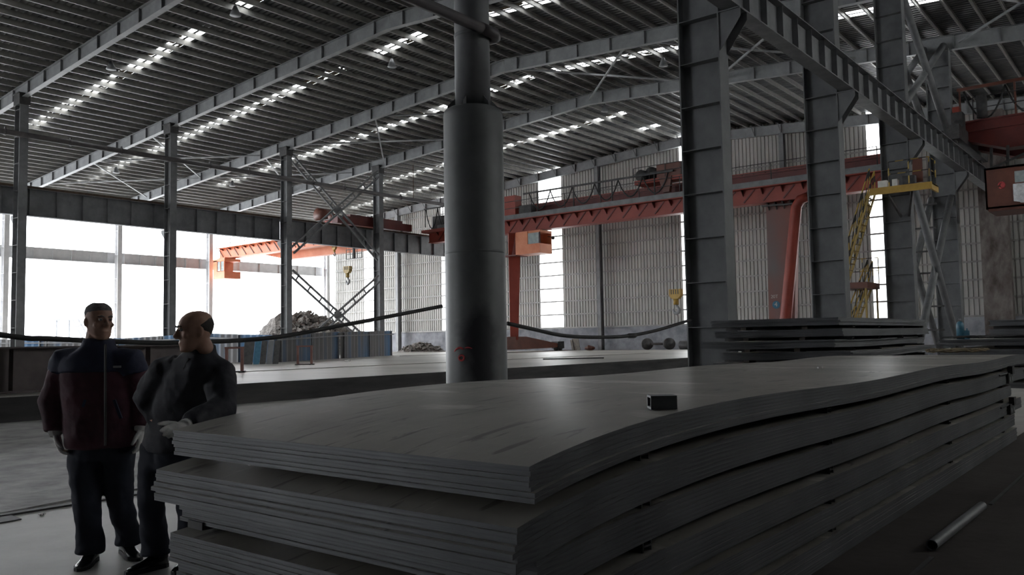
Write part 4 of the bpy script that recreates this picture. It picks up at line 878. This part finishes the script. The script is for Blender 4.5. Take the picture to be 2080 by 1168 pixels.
def add_head(m, c, face, tilt, neck_to, fat=1.0):
    T, Rm = head_frame(c, face, tilt); n = 24; rg = []
    for z, w, f, b in HZ:
        ww = w*(fat if z < 0 else 1+(fat-1)*.4)
        rg.append([T((ww*math.cos(2*PI*k/n), (f+b)/2+(f-b)/2*math.sin(2*PI*k/n)*(1 if math.sin(2*PI*k/n) < 0 else 1), z)) for k in range(n)])
    m.rings(rg)
    m.loft([T((0,.086,.028)), T((0,.102,.0)), T((0,.117,-.022)), T((0,.104,-.036))], [(.010,.010), (.012,.012), (.016,.014), (.012,.008)], 10)
    for s in (-1, 1):
        m.ell(T((s*.014,.1,-.028)), (.010,.012,.009), Rm, 8, 6)
        m.ell(T((s*.030,.088,.033)), (.024,.010,.008), Rm, 8, 6)
        m.ell(T((s*.046,.068,-.02)), (.022,.02,.02), Rm, 8, 6)
        m.ell(T((s*.077*(1+(fat-1)*.5),-.008,-.008)), (.010,.020,.033), Rm @ Euler((.2,0,s*.35)).to_matrix(), 10, 8)
    m.ell(T((0,.091,-.060)), (.026,.010,.007), Rm, 10, 6); m.ell(T((0,.089,-.071)), (.021,.010,.008), Rm, 10, 6); m.ell(T((0,.082,-.103)), (.022,.016,.015), Rm, 10, 6)
    m.loft([T((0,-.015,-.05)), T((0,-.035,-.10)), neck_to], [.058*fat, .06*fat, .066*fat], 14)
    return T, Rm
def eyes(T, Rm, parent, hairmat):
    for s in (-1, 1):
        m = MB(); m.ell(T((s*.031,.083,.012)), (.0115,.0115,.0075), Rm, 12, 8); m.ell(T((s*.031,.084,.0185)), (.014,.0125,.004), Rm, 10, 6); m.build('eye', M['eye'], parent, True)
        m = MB(); m.ell(T((s*.031,.0945,.012)), (.0048,.003,.0046), Rm, 10, 6); m.build('iris', M['dark'], parent, True)
        m = MB(); m.loft([T((s*.014,.098,.030)), T((s*.030,.099,.037)), T((s*.048,.084,.032))], [.0035,.005,.003], 8); m.build('eyebrow', M[hairmat], parent, True)
def hair_shell(T, parent, mt, low, high, th=lambda t: .008):
    """cropped hair hugging the skull between two hairlines, functions of the angle (front +90, back -90 degrees)"""
    def prof(z):
        for a, b in zip(HZ[:-1], HZ[1:]):
            if a[0] <= z <= b[0]: t = (z-a[0])/(b[0]-a[0]); return [a[i]+(b[i]-a[i])*t for i in range(1, 4)]
        return HZ[-1][1:]
    m = MB(); n = 40; K = 9; rg = []
    for i in range(K+1):
        r = []
        for k in range(n):
            t = -PI+2*PI*k/n; zl, zh = low(t), high(t); s = i/K; z = zl+(zh-zl)*(1-(1-s)**1.4); z = min(z, .1135)
            e_ = (th(t)*min(1, 2.6*s, 2.6*(1-s) if high(-PI/2) < .11 else 1) if th(t) > 0 else th(t)) - .003
            w, f, b = prof(z); r.append(T(((w+e_)*math.cos(t), (f+b)/2+((f-b)/2+e_)*math.sin(t), z+max(0, z-.06)*.12)))
        rg.append(r)
    m.rings(rg, False); m.add(rg[-1], [tuple(range(n))]) if high(-PI/2) > .11 else None
    return m.build('hair', M[mt], parent, True)
def hand_mesh(m, w, d, nrm, side, curls, thumb=.6, s=1.0, rad=1.0, spread=1.0):
    """w wrist, d direction of the hand, nrm palm normal (fingers curl towards it), side +1 when the thumb lies along d x nrm"""
    d = d.normalized(); nrm = (nrm-d*nrm.dot(d)).normalized(); a = d.cross(nrm)*side
    m.loft([w-d*.03*s, w+d*.015*s, w+d*.06*s, w+d*.095*s], [(.030*rad*s,.024*rad*s), (.036*rad*s,.021*rad*s), (.046*rad*s,.019*rad*s), (.042*rad*s,.015*rad*s)], 12, True, None, a)
    for i, (off, L, c) in enumerate(zip((.033, .011, -.012, -.033), (.074, .082, .077, .060), curls)):
        p = w+d*.088*s+a*off*s; dd = (d+a*off*1.6*spread).normalized(); pts = [p]; ang = c*.35
        for seg in (.44, .32, .24):
            v = dd*math.cos(ang)+nrm*math.sin(ang); p = p+v*(L*seg*s); pts.append(p); ang += c
        r0 = .0108*rad*s; m.loft(pts, [r0*1.08, r0, r0*.92, r0*.74], 9)
    p = w+d*.025*s+a*.034*s; v1 = (d*.62+a*.75+nrm*.25*thumb).normalized(); v2 = (d*.85+a*.4+nrm*.4*thumb).normalized()
    q = p+v1*.042*s; q2 = q+v2*.034*s; m.loft([p, q, q2, q2+(v2+nrm*.2*thumb).normalized()*.026*s], [.016*rad*s, .0135*rad*s, .0118*rad*s, .008*rad*s], 9)
def shoe(parent, heel, toe, w, h, mt):
    heel = V(heel); toe = V(toe); d = (toe-heel); L = d.length; d.normalize(); s = V((-d.y, d.x, 0)); rg = []; n = 12
    for t, ww, hh in ((0,.55,.85), (.04,.8,1.0), (.16,.9,1.05), (.3,.85,.95), (.45,.88,.7), (.62,1.0,.52), (.78,.98,.42), (.9,.75,.34), (.97,.45,.24), (1.0,.15,.12)):
        c = heel+d*(L*t); rg.append([c+s*(math.cos(PI*k/(n-1))*ww*w/2*(1.0 if 0 < k < n-1 else .96))+U*(max(.018, .018+math.sin(PI*k/(n-1))**.8*(hh*h-.018))) for k in range(n)])
    m = MB(); m.rings(rg); o = m.build('shoe', mt, parent, True)
    so = []
    for t, ww in ((0,.6), (.1,.9), (.35,.9), (.62,1.06), (.8,1.02), (.93,.74), (1.005,.25)):
        c = heel+d*(L*t); so.append([c+s*ww*w/2+U*.001, c-s*ww*w/2+U*.001, c-s*ww*w/2+U*.024, c+s*ww*w/2+U*.024])
    m = MB(); m.rings(so); m.build('sole', M['black'], o); return o
def torso_rings(m, rows, D, right, n=22, sq=.85):
    rg = []; back = right.cross(U)
    for px, py, b, w, dp in rows:
        c = at(px, py, D-b)
        rg.append([c+right*(w*math.copysign(abs(math.cos(2*PI*k/n))**sq, math.cos(2*PI*k/n)))+back*(dp*math.copysign(abs(math.sin(2*PI*k/n))**sq, math.sin(2*PI*k/n))) for k in range(n)])
    m.rings(rg)

# ---- left-hand man
D1 = 5.70; J = lambda px, py, b=0: at(px, py, D1-b)
p1 = MB(); hc = J(201, 653, .02); face1 = Bk*.62+Rr*.78
T1, R1m = add_head(p1, hc, face1, -.05, J(200, 708, 0), 1.1)
sl, el, wl_ = J(136, 732, 0), J(106, 815, .02), J(114, 882, .06); sr, er, wr = J(264, 734, 0), J(287, 812, -.02), J(286, 872, .02)
p1.loft([J(200,705), J(200,760), J(203,890)], [.08, .12, .11], 14)
for s_, e_, w_ in ((sl, el, wl_), (sr, er, wr)): p1.loft([J(200,735), s_, e_, w_], [.06, .055, .045, .032], 12)
fl_h, fl_t = onZ(187, 1140, 0), onZ(160, 1162, 0); fr_h, fr_t = onZ(257, 1124, 0), onZ(281, 1141, 0)
al, ar = fl_h+U*.1+(fl_t-fl_h)*.15, fr_h+U*.1+(fr_t-fr_h)*.15
kl, kr = J(176, 1020, .04), at(244, 1018, 5.78); hl, hr = J(171, 915, 0), J(240, 915, 0)
for h_, k_, a_ in ((hl, kl, al), (hr, kr, ar)): p1.loft([J(205,880), h_, k_, a_], [.07, .075, .055, .04], 12)
hd = (J(123, 912, .07)-wl_).normalized(); hand_mesh(p1, wl_, hd, Bk*-.2+Rr*.8, 1, (.55,.6,.62,.66), .8, .96, .8)
hd2 = (J(284, 905, .04)-wr).normalized(); hand_mesh(p1, wr, hd2, Rr*-.8+Bk*.1, -1, (.45,.5,.52,.55), .6, .96, .8)
man1 = skin_of(p1, 'person', M['skin'], None, .0075, 4)
tag(man1, 'left-hand man in maroon and navy padded jacket, standing with gloved hands down', 'person', 'men by the near stack')
lift(man1, (fl_h+fr_h)/2)
eyes(T1, R1m, man1, 'hair1'); hair_shell(T1, man1, 'hair1', lambda t: .012+.055*max(0, math.sin(t))**.7-.065*max(0, -math.sin(t)), lambda t: .1135)
jm = MB(); rt1 = (Rr*.97-Bk*.15).normalized()
torso_rings(jm, [(206,908,0,.225,.155), (206,897,0,.236,.165), (206,860,0,.238,.168), (204,815,0,.24,.17), (202,780,0,.243,.168), (200,752,0,.243,.155), (199,735,0,.228,.135), (199,722,0,.185,.115), (199,712,0,.125,.1), (200,700,0,.094,.092), (201,690,0,.088,.09)], D1, rt1)
for s_, e_, w_, rr in ((sl, el, wl_, (.095,.098,.085,.07)), (sr, er, wr, (.095,.096,.078,.062))):
    jm.loft([s_.lerp(J(200,740), .35), s_, s_.lerp(e_, .5), e_, e_.lerp(w_, .9)], [rr[0], rr[1], rr[1]*.97, rr[2], rr[3]], 14)
j1 = skin_of(jm, 'jacket', M['jacket1'], man1, .0125, 7, .5, .022); j1['label'] = 'maroon padded jacket body'
ym = MB(); torso_rings(ym, [(200,756,0,.252,.166), (200,748,0,.253,.164), (199,735,0,.24,.147), (199,722,0,.197,.126), (199,710,0,.135,.110), (200,699,0,.102,.100), (201,688,0,.096,.098)], D1, rt1)
for s_, e_ in ((sl, el), (sr, er)): ym.loft([s_.lerp(J(200,740), .3), s_, s_.lerp(e_, .32)], [.104, .107, .105], 14)
y1_ = skin_of(ym, 'jacket_yoke', M['yoke1'], man1, .0125, 6, .5, .018); y1_['label'] = 'navy shoulder yoke and collar'
zp = MB(); fpt = lambda py, b: J(214, py, b)
zp.loft([fpt(700, .1), fpt(730, .145), fpt(780, .178), fpt(840, .178), fpt(905, .17)], [.008]*5, 6); zp.build('zip', M['dark'], man1)
for s_ in (0, 1):
    m = MB(); c = J(246 if s_ else 160, 850, .165); m.bar(c, J(232 if s_ else 174, 812, .172), .018, .012, Bk); m.build('pocket_flap', M['yoke1'], man1)
m = MB(); c = J(238, 745, .155); m.box(c, (.05, .008, .014), Matrix((Rr, -Bk, U)).transposed()); m.build('chest_badge', M['steel_light'], man1)
for w_, d_, nr, sd, cl, th in ((wl_, hd, Bk*-.2+Rr*.8, 1, (.55,.6,.62,.66), .8), (wr, hd2, Rr*-.8+Bk*.1, -1, (.45,.5,.52,.55), .6)):
    m = MB(); hand_mesh(m, w_, d_, nr, sd, cl, th, 1.04, 1.08); m.loft([w_-d_*.07, w_+d_*.01], [.047, .042], 14); skin_of(m, 'glove', M['glove'], man1, .0058, 4)
tm = MB(); torso_rings(tm, [(205,880,0,.185,.125), (205,900,0,.185,.13), (205,918,0,.175,.125), (205,932,.0,.15,.11)], D1, rt1)
tm.loft([hl+U*.02, hl.lerp(kl, .5), kl, kl.lerp(al, .5), al+U*.05, al-U*.035], [(.094,.112), (.098,.104), (.09,.092), (.083,.085), (.088,.09), (.094,.1)], 16)
tm.loft([hr+U*.02, hr.lerp(kr, .5), kr, kr.lerp(ar, .5), ar+U*.05, ar-U*.035], [(.094,.112), (.092,.1), (.084,.088), (.078,.08), (.08,.084), (.086,.094)], 16)
skin_of(tm, 'trousers', M['trousers'], man1, .0125, 7, .5, .022)
shoe(man1, fl_h-(fl_t-fl_h)*.15, fl_t, .1, .1, M['shoe']); shoe(man1, fr_h-(fr_t-fr_h)*.25, fr_t, .1, .1, M['shoe'])

# ---- right-hand man, leaning one hand on the plates
D2 = 5.46; J = lambda px, py, b=0: at(px, py, D2-b)
p2 = MB(); hc = J(397, 672, .33); face2 = Rr*-.84+Bk*.54
T2, R2m = add_head(p2, hc, face2, -.1, J(408, 722, .27), 1.04)
s1, e1 = J(446, 757, .28), J(452, 830, .42); corner = V((2.37, 4.25, 1.02)); w1 = at(374, 866, 4.72)
s2, e2, w2 = J(338, 752, .22), J(297, 810, .13), J(322, 850, .17)
p2.loft([J(406,715,.27), J(398,770,.22), J(360,895,.08)], [.08, .12, .11], 14)
for a_, b_2, c2 in ((s1, e1, w1), (s2, e2, w2)): p2.loft([J(400,742,.25), a_, b_2, c2], [.06, .055, .045, .032], 12)
gl_h, gl_t = onZ(330, 1152, 0), onZ(254, 1170, 0); gr_h, gr_t = onZ(392, 1156, 0), onZ(352, 1170, 0)
al2, ar2 = gl_h+U*.11+(gl_t-gl_h)*.2, gr_h+U*.11+(gr_t-gr_h)*.2
hl2, hr2 = J(322, 908, .06), J(378, 908, .06); kl2, kr2 = J(306, 1016, .03), at(388, 1016, 5.4)
for h_, k_, a_ in ((hl2, kl2, al2), (hr2, kr2, ar2)): p2.loft([J(350,880,.07), h_, k_, a_], [.07, .075, .055, .04], 12)
hd3 = (at(349, 873, 4.60)-w1).normalized(); n3 = (U*-.75+Rr*-.35)
HA = (w1, hd3, n3, -1, (.25,.42,.5,.55), .25); hand_mesh(p2, *HA, .96, .8)
hd4 = (J(346, 880, .12)-w2).normalized(); HB = (w2, hd4, Rr*.7+Bk*-.5, 1, (.4,.5,.5,.5), .6); hand_mesh(p2, *HB, .96, .8)
man2 = skin_of(p2, 'person', M['skin'], None, .0075, 4)
tag(man2, 'balding right-hand man in black jacket leaning a gloved hand on the plate stack', 'person', 'men by the near stack')
lift(man2, (gl_h+gr_h)/2)
eyes(T2, R2m, man2, 'hair2'); hair_shell(T2, man2, 'hair2', lambda t: .0+.03*max(0, math.sin(t)+.2)-.06*max(0, -math.sin(t)), lambda t: (.0+.03*max(0, math.sin(t)+.2)-.06*max(0, -math.sin(t)))+max(.002, .075*min(1, max(0, .35-math.sin(t)))+.055*max(0, -math.sin(t))), lambda t: .008 if math.sin(t) < -.1 else max(-.012, .008-.06*(math.sin(t)+.1)))
rt2 = (Rr*.85+Bk*.45).normalized(); jm = MB()
torso_rings(jm, [(350,915,.06,.2,.15), (352,898,.07,.208,.158), (362,860,.1,.21,.16), (374,820,.15,.215,.165), (386,785,.2,.218,.162), (394,760,.24,.215,.15), (400,744,.25,.2,.13), (404,732,.26,.155,.115), (406,722,.265,.11,.1), (407,708,.275,.09,.09), (408,700,.28,.085,.088)], D2, rt2)
for s_, e_, w_, rr in ((s1, e1, w1, (.095,.1,.09,.066)), (s2, e2, w2, (.095,.098,.085,.066))):
    jm.loft([s_.lerp(J(398,748,.24), .35), s_, s_.lerp(e_, .5), e_, e_.lerp(w_, .45), e_.lerp(w_, .9)], [rr[0], rr[1], rr[1]*.98, rr[2], rr[2]*.88, rr[3]], 14)
skin_of(jm, 'jacket', M['jacket2'], man2, .0125, 7, .5, .024)
m = MB()
for t in (0, .25, .5, .75, 1): pass
zq = [J(352,905,.22), J(350,860,.27), J(356,810,.33), J(368,765,.38), J(384,728,.37)]; m.loft(zq, [.008]*5, 6); m.build('zip', M['dark'], man2)
m = MB(); m.loft([w2-hd4*.03, w2-hd4*.01], [.05, .05], 14); m.build('cuff', M['skin'], man2, True)
for H in (HA,):
    m = MB(); hand_mesh(m, *H, 1.04, 1.08); m.loft([H[0]-H[1]*.07, H[0]+H[1]*.01], [.046, .041], 14); skin_of(m, 'glove', M['glove'], man2, .0058, 4)
tm = MB(); torso_rings(tm, [(350,880,.07,.175,.125), (350,905,.06,.185,.13), (350,935,.06,.185,.13), (350,955,.05,.165,.115)], D2, rt2)
tm.loft([hl2+U*.02, hl2.lerp(kl2, .5), kl2, kl2.lerp(al2, .5), al2+U*.05, al2-U*.02], [(.105,.112), (.1,.102), (.086,.088), (.08,.083), (.084,.088), (.09,.098)], 16)
tm.loft([hr2+U*.02, hr2.lerp(kr2, .5), kr2, kr2.lerp(ar2, .5), ar2+U*.05, ar2-U*.02], [(.105,.112), (.1,.102), (.086,.088), (.08,.083), (.08,.086), (.086,.092)], 16)
skin_of(tm, 'trousers', M['trousers'], man2, .0125, 7, .5, .022)
shoe(man2, gl_h-(gl_t-gl_h)*.12, gl_t, .1, .12, M['shoe']); shoe(man2, gr_h-(gr_t-gr_h)*.2, gr_t, .1, .12, M['shoe'])

# ------------------------------------------------------------------ daylight
w = bpy.data.worlds.new('overcast_sky'); SC.world = w; w.use_nodes = True; bg = w.node_tree.nodes['Background']
bg.inputs[0].default_value = (.93, .96, 1.0, 1); bg.inputs[1].default_value = 6.0
SC.view_settings.view_transform = 'Standard'; SC.view_settings.look = 'None'; SC.view_settings.gamma = 1.0; SC.view_settings.exposure = 0.68; SC.view_settings.use_curve_mapping = False
SC.cycles.max_bounces = 8; SC.cycles.diffuse_bounces = 5; SC.cycles.glossy_bounces = 3; SC.cycles.transparent_max_bounces = 8; SC.cycles.sample_clamp_indirect = 8
SC.cycles.caustics_reflective = False; SC.cycles.caustics_refractive = False
